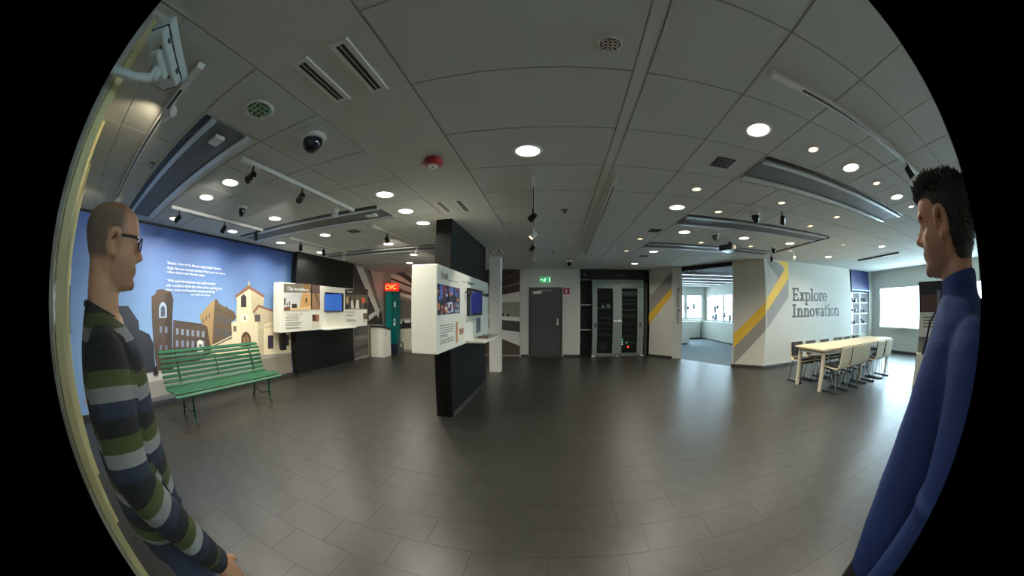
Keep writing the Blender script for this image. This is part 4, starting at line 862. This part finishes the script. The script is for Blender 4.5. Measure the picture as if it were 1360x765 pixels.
# dome cameras, detectors, alarm
def dome(p, lb, r=.075, dark=True, plate=.15):
    x, y = at(*p); x *= .975; y *= .975
    t = thing('dome_camera', lb, 'camera', (x, y, CEIL))
    q = B(); q.lathe((x, y, CEIL), [(r * 1.25, .0), (r * 1.25, -.012), (r * 1.12, -.03), (r * .95, -.034)], 24); q.build('housing', WHITEP, t, False)
    q = B(); q.lathe((x, y, CEIL - .03), [(r * .95, 0), (r * .93, -.03), (r * .75, -.065), (r * .45, -.09), (r * .1, -.1)], 24); q.build('dome', M('smoked_dome', (14, 14, 16), .06) if dark else M('grey_dome', (120, 122, 122), .15), t, True)
    if plate:
        q = B(); q.box(x - plate, x + plate, y - plate * .9, y + plate * .9, CEIL - .003, CEIL); q.build('mount_plate', PLASTER, t)
dome((416, 186), 'glossy black dome camera in a white base on the plain ceiling tile', .08)
dome((322, 277), 'small black dome camera between the two white light tracks', .05, True, 0)
dome((1003, 286), 'dark dome camera with grey base beside the cooling panel', .06)
dome((950, 312), 'white ceiling dome camera above the projector', .06, False, 0)
dome((1027, 330), 'black dome camera next to the projector by the lettered wall', .055, True, 0)
dome((756, 348), 'small black dome camera on the ceiling above the exit sign', .06, True, 0)
x, y = at(576, 212); t = thing('fire_alarm', 'round red fire alarm sounder on the plaster ceiling band', 'alarm', (x, y, CEIL))
q = B(); q.lathe((x, y, CEIL), [(.07, 0), (.075, -.02), (.072, -.045), (.06, -.06), (.045, -.062)], 24); q.build('housing', RED, t, False)
q = B(); q.lathe((x, y, CEIL - .062), [(.045, .003), (.045, -.004), (.01, -.004)], 20); q.build('grille', WHITEP, t)
q = B(); q.lathe((x, y, CEIL - .066), [(.009, .002), (.009, -.004)], 10); q.build('centre_dot', BLACKP, t)
q = B(); q.box(x - .1, x - .07, y - .008, y + .008, CEIL - .03, CEIL - .018); q.build('tab', RED, t)
for p, lb in (((750, 279), 'before the long bare track'), ((735, 334), 'near the exit sign'), ((203, 217), 'left of the first cooling panel')):
    x, y = at(*p); t = thing('sprinkler', 'small metal sprinkler head in the ceiling ' + lb, 'sprinkler', (x, y, CEIL))
    q = B(); q.lathe((x, y, CEIL), [(.038, .0), (.036, -.006), (.012, -.008)], 14); q.build('rosette', M('brushed_dark', (90, 88, 84), .3, .7), t)
    q = B(); q.tube([(x, y, CEIL), (x, y, CEIL - .035)], .008, 6); q.lathe((x, y, CEIL - .04), [(.018, 0), (.018, .004)], 10); q.build('nozzle', DKGREY, t)
# projector
pj = on_z(970, 330, CEIL - .12); t = thing('projector', 'black ceiling projector hanging before the entrance', 'projector', (pj.x, pj.y, CEIL))
q = B(); q.box(pj.x - .02, pj.x + .02, pj.y - .02, pj.y + .02, CEIL - .08, CEIL); q.build('mount', BLACKP, t)
q = B(); q.obox((pj.x, pj.y, CEIL - .125), (.40, .30, .10), rz=.5); q.bevel(.015); q.build('body', BLACKP, t)
q = B(); q.tube([(pj.x - .02, pj.y - .16, CEIL - .125), (pj.x - .05, pj.y - .21, CEIL - .13)], .04, 12); q.build('lens', M('dark_lens', (120, 116, 106), .15), t)

# ------------------------------------------------------------------ glazed partition behind the bald man, wall camera above it
p0, p1 = Vector((-1.45, -.115)), Vector((-5.3, -.335)); pd = (p1 - p0).normalized(); PD = Vector((pd.x, pd.y, 0)); PN = Vector((-pd.y, pd.x, 0))
if PN.y < 0: PN = -PN
def pbx(q, s0, s1, z0, z1, d0, d1): q.prism([(s0, z0), (s1, z0), (s1, z1), (s0, z1)], Vector((p0.x, p0.y, 0)) + PN * d0, PD, (0, 0, 1), PN, d1 - d0)
CREAM = M('cream_frame_paint', (214, 204, 150), .45, var=.03)
LP = (p1 - p0).length
q = B(); pbx(q, -.02, LP + .1, 0, CEIL + .05, -.18, -.06); pbx(q, -.02, .06, 0, CEIL + .05, -.45, -.06); tag(q.build('wall_partition', WALL), kind='structure')
w = thing('window_17', 'x', None, (p0.x, p0.y, 0)); del w['label']; w['kind'] = 'structure'
q = B(); pbx(q, 0, LP, .10, 2.40, -.055, -.045); q.build('pane', M('reflective_glass', (70, 84, 96), .05, spec=1.0), w)
for s0, s1, dd in ((.0, .06, .0), (1.15, 1.23, .01), (2.05, 2.15, .035), (3.0, 3.1, .045)):
    q = B(); pbx(q, s0, s1, 0, CEIL, -.06, dd); q.build('post', CREAM, w)
q = B(); pbx(q, 0, LP, 2.40, CEIL, -.06, -.02); q.build('head_rail', CREAM, w)
q = B(); pbx(q, 0, LP, 0, .10, -.06, -.02); q.build('bottom_rail', DKGREY, w)
q = B(); pbx(q, 1.95, 2.02, 0, CEIL, -.06, .0); q.build('dark_post', DKB, w)
t = thing('wall_display', 'flat black wall display with white card behind the bald man', 'screen', (p0.x + PD.x * 3.3, p0.y + PD.y * 3.3, 1.1))
q = B(); pbx(q, 3.16, 3.74, 1.12, 1.62, -.05, .06); q.bevel(.008); q.build('screen_body', BLACKP, t)
q = B(); pbx(q, 3.16, 3.74, 1.63, 1.80, -.05, .055); q.build('card', WHITEP, t)
# camera housing on its bracket
t = thing('camera_housing', 'large pale grey outdoor camera housing on a wall bracket under the ceiling', 'camera', (-1.2, .05, 2.3))
hx = Vector((-.62, .77, -.10)).normalized(); hy_ = hx.cross(Vector((0, 0, 1))).normalized(); hz_ = hy_.cross(hx); HM = Matrix((hy_, hx, hz_)).transposed(); hc = Vector((-1.32, .055, 2.355)); HS = .84
PALE = M('pale_grey_metal', (200, 212, 208), .4, var=.02)
def hb(name, c, size, m, bev=.008):
    q = B(); q.obox(hc + HM @ (Vector(c) * HS), Vector(size) * HS, HM); q.bevel(bev * HS); return q.build(name, m, t)
hb('lid', (0, 0, .035), (.145, .44, .055), PALE); hb('tray', (0, -.01, -.022), (.125, .40, .055), PALE)
hb('seam', (0, -.01, .006), (.128, .405, .006), BLACKP, .001)
hb('front_window', (0, .196, -.018), (.10, .02, .05), M('dark_lens', (120, 116, 106), .15))
hb('hood', (0, .235, .05), (.145, .06, .02), PALE)
for s_ in (-.12, .10):
    hb('latch', (.066, s_, -.012), (.012, .03, .03), DKGREY, .002)
    hb('screw', (.03, s_, -.052), (.012, .025, .006), DKGREY, .001)
hb('bracket_plate', (0, -.02, -.07), (.07, .2, .04), PALE)
hb('pivot', (0, -.0, -.11), (.05, .06, .06), PALE)
a_ = hc + HM @ Vector((0, -.02, -.105)); q = B(); q.tube([a_ + Vector((0, 0, .03)), a_ + Vector((0, -.0, -.02)), a_ + Vector((-.01, -.08, -.04)), (a_.x - .02, -.42, a_.z - .05)], .020, 10); q.build('arm', PALE, t, True)
q = B(); q.obox((a_.x - .02, -.40, a_.z - .05), (.12, .03, .12)); q.bevel(.006); q.build('wall_plate', PALE, t)

# ------------------------------------------------------------------ people
def remeshed(b, name, mats, parent, voxel, smooth=3, fac=.5):
    o = b.build(name + '_raw', mats, None)
    m = o.modifiers.new('r', 'REMESH'); m.mode = 'VOXEL'; m.voxel_size = voxel; m.use_smooth_shade = True
    s = o.modifiers.new('s', 'SMOOTH'); s.iterations = smooth; s.factor = fac
    me = bpy.data.meshes.new_from_object(o.evaluated_get(bpy.context.evaluated_depsgraph_get())); bpy.data.objects.remove(o)
    me.name = name
    me.materials.clear()
    for mm in (mats if isinstance(mats, list) else [mats]): me.materials.append(mm)
    for p in me.polygons: p.use_smooth = True; p.material_index = 0
    ob = bpy.data.objects.new(name, me); COL.objects.link(ob); ob.parent = parent
    return ob
def ring(c, hw, hf, hb_, n=28, e=.9, zt=0.):
    out = []
    for k in range(n):
        a = 2 * math.pi * k / n; ca, sa_ = math.cos(a), math.sin(a)
        x = hw * math.copysign(abs(ca) ** e, ca); y = (hf if sa_ > 0 else hb_) * math.copysign(abs(sa_) ** e, sa_)
        out.append((c[0] + x, c[1] + y, c[2] + zt * y))
    return out
def limb(q, pts, rs, n=14, steps=5):
    """smooth tapering tube through joints"""
    P, Rr = [], []
    pts = [Vector(p) for p in pts]
    for i in range(len(pts) - 1):
        for k in range(steps):
            t_ = k / steps; a0 = pts[max(0, i - 1)]; a1, a2 = pts[i], pts[i + 1]; a3 = pts[min(len(pts) - 1, i + 2)]
            P.append(.5 * ((2 * a1) + (a2 - a0) * t_ + (2 * a0 - 5 * a1 + 4 * a2 - a3) * t_ ** 2 + (3 * a1 - a0 - 3 * a2 + a3) * t_ ** 3)); Rr.append(rs[i] + (rs[i + 1] - rs[i]) * t_)
    P.append(pts[-1]); Rr.append(rs[-1]); q.tube(P, Rr, n)
HEADP = [(0.0, .070, .010, .030), (.05, .092, -.004, .044), (.12, .098, -.03, .053), (.20, .096, -.05, .060), (.26, .101, -.066, .064), (.34, .100, -.080, .068), (.44, .094, -.092, .071), (.54, .090, -.101, .073), (.60, .096, -.107, .075), (.66, .102, -.110, .076), (.75, .099, -.111, .077), (.84, .088, -.103, .072), (.91, .068, -.087, .060), (.96, .042, -.063, .043), (.99, .012, -.028, .02)]
def head(q, hc_, h):
    """hc_: point under the ears at chin height; face looks along +y"""
    k = h / .225
    q.loft([ring((hc_[0], hc_[1], hc_[2] + t_ * h), w_ * k, f_ * k, -b_ * k if b_ < 0 else .004, 28, .92) for t_, f_, b_, w_ in HEADP])
    P = lambda x, y, t_: (hc_[0] + x * k, hc_[1] + y * k, hc_[2] + t_ * h)
    # nose
    q.loft([[P(-w_, y0, t_), P(w_, y0, t_), P(w_ * .55, y1, t_), P(-w_ * .55, y1, t_)] for t_, w_, y0, y1 in ((.61, .010, .085, .100), (.55, .011, .08, .107), (.48, .013, .08, .119), (.415, .018, .08, .132), (.375, .019, .08, .130), (.34, .013, .08, .110))])
    for s_ in (-1, 1):
        q.ball(P(s_ * .012, .102, .375), .010 * k, 10, 6)                                  # nostril wings
        q.ball(P(s_ * .031, .083, .572), .013 * k, 10, 6, (1.25, .95, .45)); q.ball(P(s_ * .031, .082, .517), .013 * k, 10, 6, (1.2, .85, .4))
        q.ball(P(s_ * .030, .089, .63), .016 * k, 10, 6, (1.5, .8, .55))                   # brow
        q.ball(P(s_ * .040, .066, .42), .018 * k, 10, 6, (1, 1, .9))                       # cheek
    q.ball(P(0, .098, .265), .016 * k, 10, 6, (1.5, .7, .42)); q.ball(P(0, .096, .215), .016 * k, 10, 6, (1.35, .75, .5)); q.ball(P(0, .088, .08), .02 * k, 10, 6, (1.2, .9, .8))
    for s_ in (-1, 1):                                                                    # ears
        pts = [P(s_ * (.075 + .014 * math.sin(math.pi * j / 9)), -.004 - .020 * math.sin(math.radians(-100 + 250 * j / 9)) + .004, .50 + .145 * math.cos(math.radians(-100 + 250 * j / 9)) * 1.0) for j in range(10)]
        q.tube(pts, [.007 * k] + [.0082 * k] * 8 + [.007 * k], 8); q.ball(P(s_ * .073, -.008, .48), .02 * k, 10, 8, (.35, .8, 1.35)); q.ball(P(s_ * .078, .004, .375), .0105 * k, 8, 6)
def hand(q, w, d, n, t_):
    w, d, n, t_ = Vector(w), Vector(d).normalized(), Vector(n).normalized(), Vector(t_); t_ = (t_ - d * t_.dot(d)).normalized(); n = d.cross(t_) * (1 if d.cross(t_).dot(n) > 0 else -1)
    def sec(s_, hw, ht): c = w + d * s_; return [c + t_ * hw * a + n * ht * b_ for a, b_ in ((-1, -.5), (-.6, -1), (.6, -1), (1, -.5), (1, .5), (.6, 1), (-.6, 1), (-1, .5))]
    q.loft([sec(-.03, .026, .020), sec(0, .027, .019), sec(.03, .038, .018), (sec(.07, .041, .016)), sec(.095, .038, .012)])
    for i, (o_, L) in enumerate(((.031, .068), (.011, .080), (-.010, .075), (-.029, .058))):
        b0 = w + d * .088 + t_ * o_; c1 = b0 + (d * .95 + n * .25) * L * .45; c2 = c1 + (d * .75 + n * .65) * L * .33; c3 = c2 + (d * .45 + n * .85) * L * .28
        q.tube([b0 - d * .02, b0, c1, c2, c3], [.0088, .0092, .0085, .008, .0062], 8)
    b0 = w + d * .022 + t_ * .030; c1 = b0 + (d * .65 + t_ * .62 + n * .2) * .042; c2 = c1 + (d * .9 + t_ * .1 + n * .3) * .034; q.tube([b0 - t_ * .012, b0, c1, c2], [.012, .0125, .0105, .0075], 8)
def skin_mat(name, col, stub):
    m = M(name, col, .5, var=.04, scale=30); nt = m.node_tree; b_ = nt.nodes['Principled BSDF']; src = b_.inputs['Base Color'].links[0].from_socket
    at_ = nt.nodes.new('ShaderNodeAttribute'); at_.attribute_name = 'stubble'; mx = nt.nodes.new('ShaderNodeMix'); mx.data_type = 'RGBA'
    nt.links.new(at_.outputs['Fac'], mx.inputs[0]); nt.links.new(src, mx.inputs[6]); mx.inputs[7].default_value = lin(stub); nt.links.new(mx.outputs[2], b_.inputs['Base Color'])
    b_.inputs['Subsurface Weight'].default_value = .08; b_.inputs['Subsurface Radius'].default_value = (.01, .004, .002); return m
def stripe_mat():
    m = M('striped_knit', (60, 60, 60), .85, var=.05, scale=120, bump=.2); nt = m.node_tree; b_ = nt.nodes['Principled BSDF']
    at_ = nt.nodes.new('ShaderNodeAttribute'); at_.attribute_name = 'stripe'; fr = nt.nodes.new('ShaderNodeMath'); fr.operation = 'FRACT'; rp = nt.nodes.new('ShaderNodeValToRGB'); rp.color_ramp.interpolation = 'CONSTANT'
    el = rp.color_ramp.elements; el[0].position = 0; el[0].color = lin((24, 22, 24)); el[1].position = .27; el[1].color = lin((66, 76, 36))
    for p_, c in ((.52, (134, 138, 138)), (.75, (36, 43, 60))): e = el.new(p_); e.color = lin(c)
    nt.links.new(at_.outputs['Fac'], fr.inputs[0]); nt.links.new(fr.outputs[0], rp.inputs[0]); nt.links.new(rp.outputs[0], b_.inputs['Base Color']); return m
def set_attr(me, name, vals):
    a = me.attributes.new(name, 'FLOAT', 'POINT'); a.data.foreach_set('value', vals)
def seg_param(p, pts):
    best = (9, 0); acc = 0
    for a, c in zip(pts, pts[1:]):
        d = c - a; L = d.length; u = max(0, min(1, (p - a).dot(d) / L / L)); dist = (p - (a + d * u)).length
        if dist < best[0]: best = (dist, acc + u * L)
        acc += L
    return best
def person(loc, label, S):
    t = thing('person', label, 'person', loc)
    cy, ez, hh = S['cy'], S['chin'], S['hh']; hcn = (0, S['ear_y'], ez)
    arms = {s_: [Vector(p) for p in S['arm'][s_]] for s_ in (-1, 1)}
    # body: one continuous mesh
    q = B(); head(q, hcn, hh)
    q.loft([ring((0, S['ear_y'] - .022, ez + .075), .053, .056, .056), ring((0, S['ear_y'] - .018, ez + .0), .056, .060, .060), ring((0, cy - .014 + .2 * (S['ear_y'] - .03 - cy), ez - .065), .060, .062, .064), ring((0, cy - .01, ez - .12), .078, .064, .074)])
    q.loft([ring((0, cy, z_), hw, hd, hd) for z_, hw, hd in ((ez - .06, .07, .05), (ez - .11, .14, .07), (ez - .17, .165, .09), (ez - .35, .15, .10), (ez - .53, .14, .10), (ez - .62, .15, .10), (.80, .14, .09))])
    for s_ in (-1, 1):
        A = arms[s_]; limb(q, [A[0], A[1], A[2]], [.045, .038, .027]); d = (A[2] - A[1]).normalized(); hd_ = (d + Vector(S.get('hdir', (0, 0, -.4)))).normalized()
        hand(q, A[2] + hd_ * .01, hd_, (-s_, 0, 0), (-s_ * .1, 1, .1))
        limb(q, [(s_ * .085, cy, .86), (s_ * .09, cy + .01, .47), (s_ * .095, cy - .015, .06)], [.075, .05, .04])
    body = remeshed(q, 'body', S['skin'], t, .0055, 3)
    st = []
    for v in body.data.vertices:
        p = v.co; ry, tz = (p.y - S['ear_y']), (p.z - ez) / hh; k = 0.
        if S['bald']:
            if tz > .30 and ry < .055:
                k = .85 * min(1, max(0, (.045 - ry) / .03)); k *= min(1, max(0, (tz - .30) / .08))
                top = max(0, min(1, (tz - .80) / .12)); k *= 1 - .55 * top
                if abs(p.x) > .07 and abs(ry + .004) < .024 and .36 < tz < .66: k *= .1
                if tz < .56 and ry > -.02: k *= .35
        if -.02 < tz < .40 and ry > .0: k = max(k, S['beard'] * min(1, max(0, (.42 - tz) / .12)) * (1 if abs(p.x) < .1 else 0))
        if .545 < tz < .57 and ry > 2: k = 1
        st.append(k)
    set_attr(body.data, 'stubble', st)
    EW, EI = M('eye_white', (222, 216, 206), .2), M('eye_dark', (30, 22, 18), .1)
    kk = hh / .225
    for s_ in (-1, 1):
        c = Vector((s_ * .031 * kk, S['ear_y'] + .081 * kk, ez + .543 * hh)); q = B(); q.ball(c, .0115 * kk, 12, 8); e_ = q.build('eye', EW, t, True, world=False)
        q = B(); q.ball(c + Vector((0, .0075 * kk, 0)), .0055 * kk, 10, 6); q.build('iris', EI, e_, True, world=False)
        q = B(); q.tube([c + Vector((-s_ * .012, .013, .017)), c + Vector((s_ * .004, .012, .020)), c + Vector((s_ * .022, .0, .014))], [.003, .0045, .0025], 6); q.build('eyebrow', S['hairmat'], t, True, world=False)
    # sweater
    q = B(); TR = S['torso']
    q.loft([ring((0, c_, z_), hw, hd, hd, 36, .85, -max(0, z_ - TR[-1][0] + .08) / .08 * S['slope']) for z_, c_, hw, hd in TR])
    if S.get('collar'):
        cz, cyy, cr, chh = S['collar']; q.loft([ring((0, cyy - .012, cz), cr * 1.28, cr * 1.25, cr * 1.28, 28, 1), ring((0, cyy - .004, cz + chh * .35), cr * 1.05, cr * 1.06, cr * 1.05, 28, 1, -.12), ring((0, cyy, cz + chh), cr, cr, cr, 28, 1, -.18), ring((0, cyy, cz + chh + .004), cr * .8, cr * .8, cr * .8, 28, 1, -.18)])
    for s_ in (-1, 1):
        A = arms[s_]; d = (A[2] - A[1]).normalized(); r0, r1, r2 = S['sleeve']
        limb(q, [A[0] + Vector((-s_ * .075, .012, .030)), A[0], A[0].lerp(A[1], .5) + Vector((s_ * .006, 0, 0)), A[1], A[1].lerp(A[2], .5), A[2] - d * .012], [r0 * .72, r0 * .97, (r0 + r1) * .5, r1, (r1 + r2) * .5 + .003, r2], 18, 4)
        for k in range(S['folds']):
            u = .03 + .05 * k; c = A[1] + (A[2] - A[1]) * (u - .08); fr_ = Vector((0, 1, 0)); pt = [c + Matrix.Rotation(a_, 3, d) @ (d.orthogonal().normalized() * (r1 * .97)) + d * (.018 * math.sin(a_ + k)) for a_ in [j * math.pi / 6 + k for j in range(9)]]
            q.tube(pt, [.003] + [.012] * 7 + [.003], 6)
    for k in range(S['folds']):
        z_ = .86 + .06 * k; c_, hw, hd = S['cy'], .168, .118; pt = [Vector((hw * math.cos(a_), c_ + hd * math.sin(a_), z_ + .03 * math.sin(2 * a_ + k))) for a_ in [math.pi * .25 * k + j * math.pi / 9 for j in range(8)]]
        q.tube(pt, [.003] + [.012] * 6 + [.003], 6)
    sw = remeshed(q, 'sweater', S['knit'], t, .0075, 3)
    if S.get('striped'):
        VC = []
        for v in sw.data.vertices:
            p = v.co; best = None
            for s_ in (-1, 1):
                ds, s0 = seg_param(p, arms[s_]); dn = ds / S['sleeve'][0]
                if best is None or dn < best[0]: best = (dn, s0)
            hw, hd, c_ = .18, .12, cy
            for (za, ca, wa, da), (zb, cb, wb, db) in zip(TR, TR[1:]):
                if min(za, zb) <= p.z <= max(za, zb): u = (p.z - za) / (zb - za + 1e-9); hw, hd, c_ = wa + (wb - wa) * u, da + (db - da) * u, ca + (cb - ca) * u
            e_ = math.hypot(p.x / hw, (p.y - c_) / hd)
            VC.append((best[0] < 1.25 and abs(p.x) > .13 and e_ > .97, (best[1] + .02) / .128 + .05, (1.405 - p.z) / .128 + .35))
        vals = [0.] * len(sw.data.loops)
        for pg in sw.data.polygons:
            arm_ = sum(VC[i_][0] for i_ in pg.vertices) * 2 > len(pg.vertices)
            for li in pg.loop_indices: vals[li] = VC[sw.data.loops[li].vertex_index][1 if arm_ else 2]
        sw.data.attributes.new('stripe', 'FLOAT', 'CORNER').data.foreach_set('value', vals)
    for s_ in (-1, 1):
        A = arms[s_]; d = (A[2] - A[1]).normalized(); r2 = S['sleeve'][2]; q = B(); q.tube([A[2] - d * .045, A[2] - d * .04, A[2] + d * .012, A[2] + d * .012], [r2 * .8, r2 * 1.03, r2 * .98, r2 * .8], 18); q.build('cuff', S['trim'], sw, True, world=False)
    if S.get('striped'):
        q = B(); c_ = TR[-1]; rr = [(c_[1] - .0 + .066 * math.sin(a_)) for a_ in range(0)]
        pts = [Vector((.070 * math.cos(a_), c_[1] - .004 + .066 * math.sin(a_), c_[0] - .004 - .36 * .066 * math.sin(a_))) for a_ in [2 * math.pi * j / 24 for j in range(25)]]; q.tube(pts, .011, 8); q.build('neck_band', S['trim'], sw, True, world=False)
    if S.get('zip'):
        cz, cyy, cr, chh = S['collar']; q = B(); q.tube([(0, cyy + cr + .004 - .18 * 0, cz + chh - .19 * cr), (0, cyy + cr * 1.1, cz + .03), (0, cy + .10, cz - .02), (0, cy + .122, cz - .10)], .004, 6); q.build('zip', S['trim'], sw, world=False)
    # trousers and shoes
    q = B(); q.loft([ring((0, cy, z_), hw, hd, hd, 28, .9) for z_, hw, hd in ((.97, .158, .104), (.90, .168, .112), (.82, .17, .115), (.76, .15, .105))])
    for s_ in (-1, 1): limb(q, [(s_ * .085, cy, .86), (s_ * .09, cy + .012, .47), (s_ * .097, cy - .012, .045)], [.088, .068, .062], 16)
    for s_ in (-1, 1):
        q.tube([(s_ * .10, cy + .108, .93), (s_ * .14, cy + .085, .86), (s_ * .17, cy + .04, .84)], .006, 6)
    remeshed(q, 'trousers', S['denim'], t, .009, 2)
    for s_ in (-1, 1):
        q = B(); c = s_ * .098
        q.loft([[(c + hw * math.cos(2 * math.pi * k / 14), y + .0, max(0, zc + hz2 * math.sin(2 * math.pi * k / 14))) for k in range(14)] for y, hw, zc, hz2 in ((cy - .085, .025, .03, .03), (cy - .07, .036, .04, .04), (cy, .042, .045, .048), (cy + .07, .046, .035, .036), (cy + .14, .046, .027, .028), (cy + .175, .034, .022, .022), (cy + .185, .015, .018, .015))])
        q.build('shoe', S['shoe'], t, True, world=False)
    return t, hcn, kk
HAIRD = M('dark_hair', (34, 27, 24), .6, var=.15, scale=60)
SKB = skin_mat('skin_olive', (176, 132, 98), (78, 68, 58)); SKA = skin_mat('skin_tan', (180, 132, 102), (92, 74, 64))
BLUEK = M('blue_knit', (34, 56, 112), .8, var=.06, scale=90, bump=.15); DENIM = M('dark_denim', (40, 48, 66), .8, var=.12, scale=50)
TRIMD = M('charcoal_rib', (40, 40, 46), .85, bump=.2, scale=150)
L_ = dict(cy=.10, chin=1.467, hh=.223, ear_y=.095, bald=True, beard=.35, skin=SKB, hairmat=HAIRD, knit=stripe_mat(), trim=TRIMD, denim=DENIM, shoe=M('black_leather', (26, 24, 24), .4), striped=True, folds=0, slope=.34,
          torso=[(.85, .09, .164, .112), (.865, .09, .176, .121), (.96, .095, .176, .124), (1.12, .10, .182, .126), (1.25, .10, .193, .124), (1.335, .095, .188, .108), (1.375, .090, .162, .092), (1.40, .085, .120, .080), (1.415, .082, .080, .068)],
          arm={1: [(.176, .062, 1.305), (.226, .058, 1.075), (.222, .190, .785)], -1: [(-.176, .068, 1.305), (-.228, .06, 1.075), (-.215, .16, .79)]}, sleeve=(.076, .066, .048))
tL, hL_, kL = person((-1.02, 0, 0), 'bald man in glasses and a striped sweater, standing with arms down', L_)
# glasses
FR = M('black_glasses_frame', (20, 18, 20), .25); gt = None
q = B(); ey, ezz = hL_[1], hL_[2] + .555 * .223
for s_ in (-1, 1):
    pts = [Vector((s_ * (.034 + .026 * math.cos(a_)), ey + .108 - .10 * (abs(.034 + .026 * math.cos(a_)) ** 2) * 5, ezz - .004 + .017 * math.sin(a_))) for a_ in [2 * math.pi * j / 20 for j in range(21)]]; q.tube(pts, .0024, 6)
    q.tube([(s_ * .059, ey + .092, ezz + .006), (s_ * .074, ey + .08, ezz + .008), (s_ * .079, ey + .01, ezz + .006), (s_ * .078, ey - .012, ezz - .006), (s_ * .074, ey - .022, ezz - .03)], [.003, .0042, .0036, .003, .002], 6)
q.tube([(-.010, ey + .108, ezz + .003), (0, ey + .112, ezz + .006), (.010, ey + .108, ezz + .003)], .0024, 6)
gf = q.build('glasses', FR, tL, True, world=False)
for s_ in (-1, 1):
    q = B(); q.loft([[(s_ * (.034 + .025 * math.cos(2 * math.pi * j / 16)), y_ - .5 * (.034 + .025 * math.cos(2 * math.pi * j / 16)) ** 2, ezz - .004 + .016 * math.sin(2 * math.pi * j / 16)) for j in range(16)] for y_ in (ey + .1075, ey + .1085)]); q.build('lens', GLASS, gf, world=False)
R2 = dict(cy=.20, chin=1.497, hh=.228, ear_y=.205, bald=False, beard=.45, skin=SKA, hairmat=HAIRD, knit=BLUEK, trim=M('navy_zip', (26, 34, 66), .5), denim=M('black_denim', (26, 26, 30), .8, var=.1, scale=50), shoe=M('brown_leather', (60, 42, 32), .4), striped=False, folds=4, zip=True, slope=.1,
          torso=[(.785, .185, .165, .115), (.80, .185, .178, .124), (.90, .205, .182, .132), (1.02, .212, .184, .136), (1.15, .205, .188, .134), (1.28, .185, .200, .126), (1.36, .172, .196, .110), (1.405, .172, .168, .096), (1.435, .178, .124, .084), (1.45, .184, .085, .072)],
          arm={-1: [(-.186, .105, 1.335), (-.238, .080, 1.09), (-.225, .12, .80)], 1: [(.186, .105, 1.335), (.240, .08, 1.09), (.22, .14, .80)]}, sleeve=(.070, .058, .044), collar=(1.415, .183, .066, .085))
tR, hR_, kR = person((.96, 0, 0), 'dark haired man in a blue high-neck sweater, standing in profile', R2)
# his short spiky hair
q = B(); HP = [(.08, -.060, -.070, .046), (.20, -.048, -.082, .062), (.33, -.03, -.092, .071), (.40, -.012, -.100, .0765), (.46, .030, -.108, .0775), (.52, .060, -.114, .079), (.60, .066, -.119, .081), (.68, .072, -.121, .082), (.76, .086, -.122, .083), (.82, .100, -.119, .081), (.88, .097, -.110, .074), (.95, .083, -.092, .060), (1.01, .06, -.062, .042), (1.05, .03, -.03, .02)]
hx0 = hR_
q.loft([ring((0, hx0[1] - .02 * kR, hx0[2] + t_ * .228), w_ * kR, (f_ + .02) * kR, (-b_ - .02) * kR, 28, .92) for t_, f_, b_, w_ in HP])
hair = remeshed(q, 'hair', HAIRD, tR, .006, 2)
q = B(); rnd = random.Random(3)
for k in range(700):
    a_ = rnd.uniform(0, 2 * math.pi); t_ = rnd.choice((rnd.uniform(.80, 1.04), rnd.uniform(.88, 1.05))); 
    pr = min(range(len(HP)), key=lambda i_: abs(HP[i_][0] - t_)); _, f_, b_, w_ = HP[pr]
    y_ = (f_ if math.sin(a_) > 0 else -b_) * math.sin(a_); c = Vector((w_ * math.cos(a_) * kR, hx0[1] + y_ * kR, hx0[2] + t_ * .228)); nn = (c - Vector((0, hx0[1], hx0[2] + .14))).normalized(); dr = (nn * .6 + Vector((rnd.uniform(-.3, .3), rnd.uniform(.0, .5), .9))).normalized()
    L = rnd.uniform(.010, .024) * (1.0 if y_ > 0 else .7); q.tube([c - nn * .008, c + dr * L * .5, c + dr * L], [.005, .0038, .0008], 4)
for v in rnd.sample(list(hair.data.vertices), min(1600, len(hair.data.vertices))):
    nn = v.normal; 
    if (nn.y > .3 and v.co.z < hx0[2] + .195) or v.co.z < hx0[2] + .06: continue
    dr = (nn * .55 + Vector((rnd.uniform(-.3, .3), rnd.uniform(-.4, .1), -.4 if v.co.z < hx0[2] + .16 else .3))).normalized(); L = rnd.uniform(.004, .011)
    q.tube([v.co - nn * .003, v.co + dr * L], [.0028, .0005], 3)
q.build('hair_spikes', HAIRD, hair, world=False)
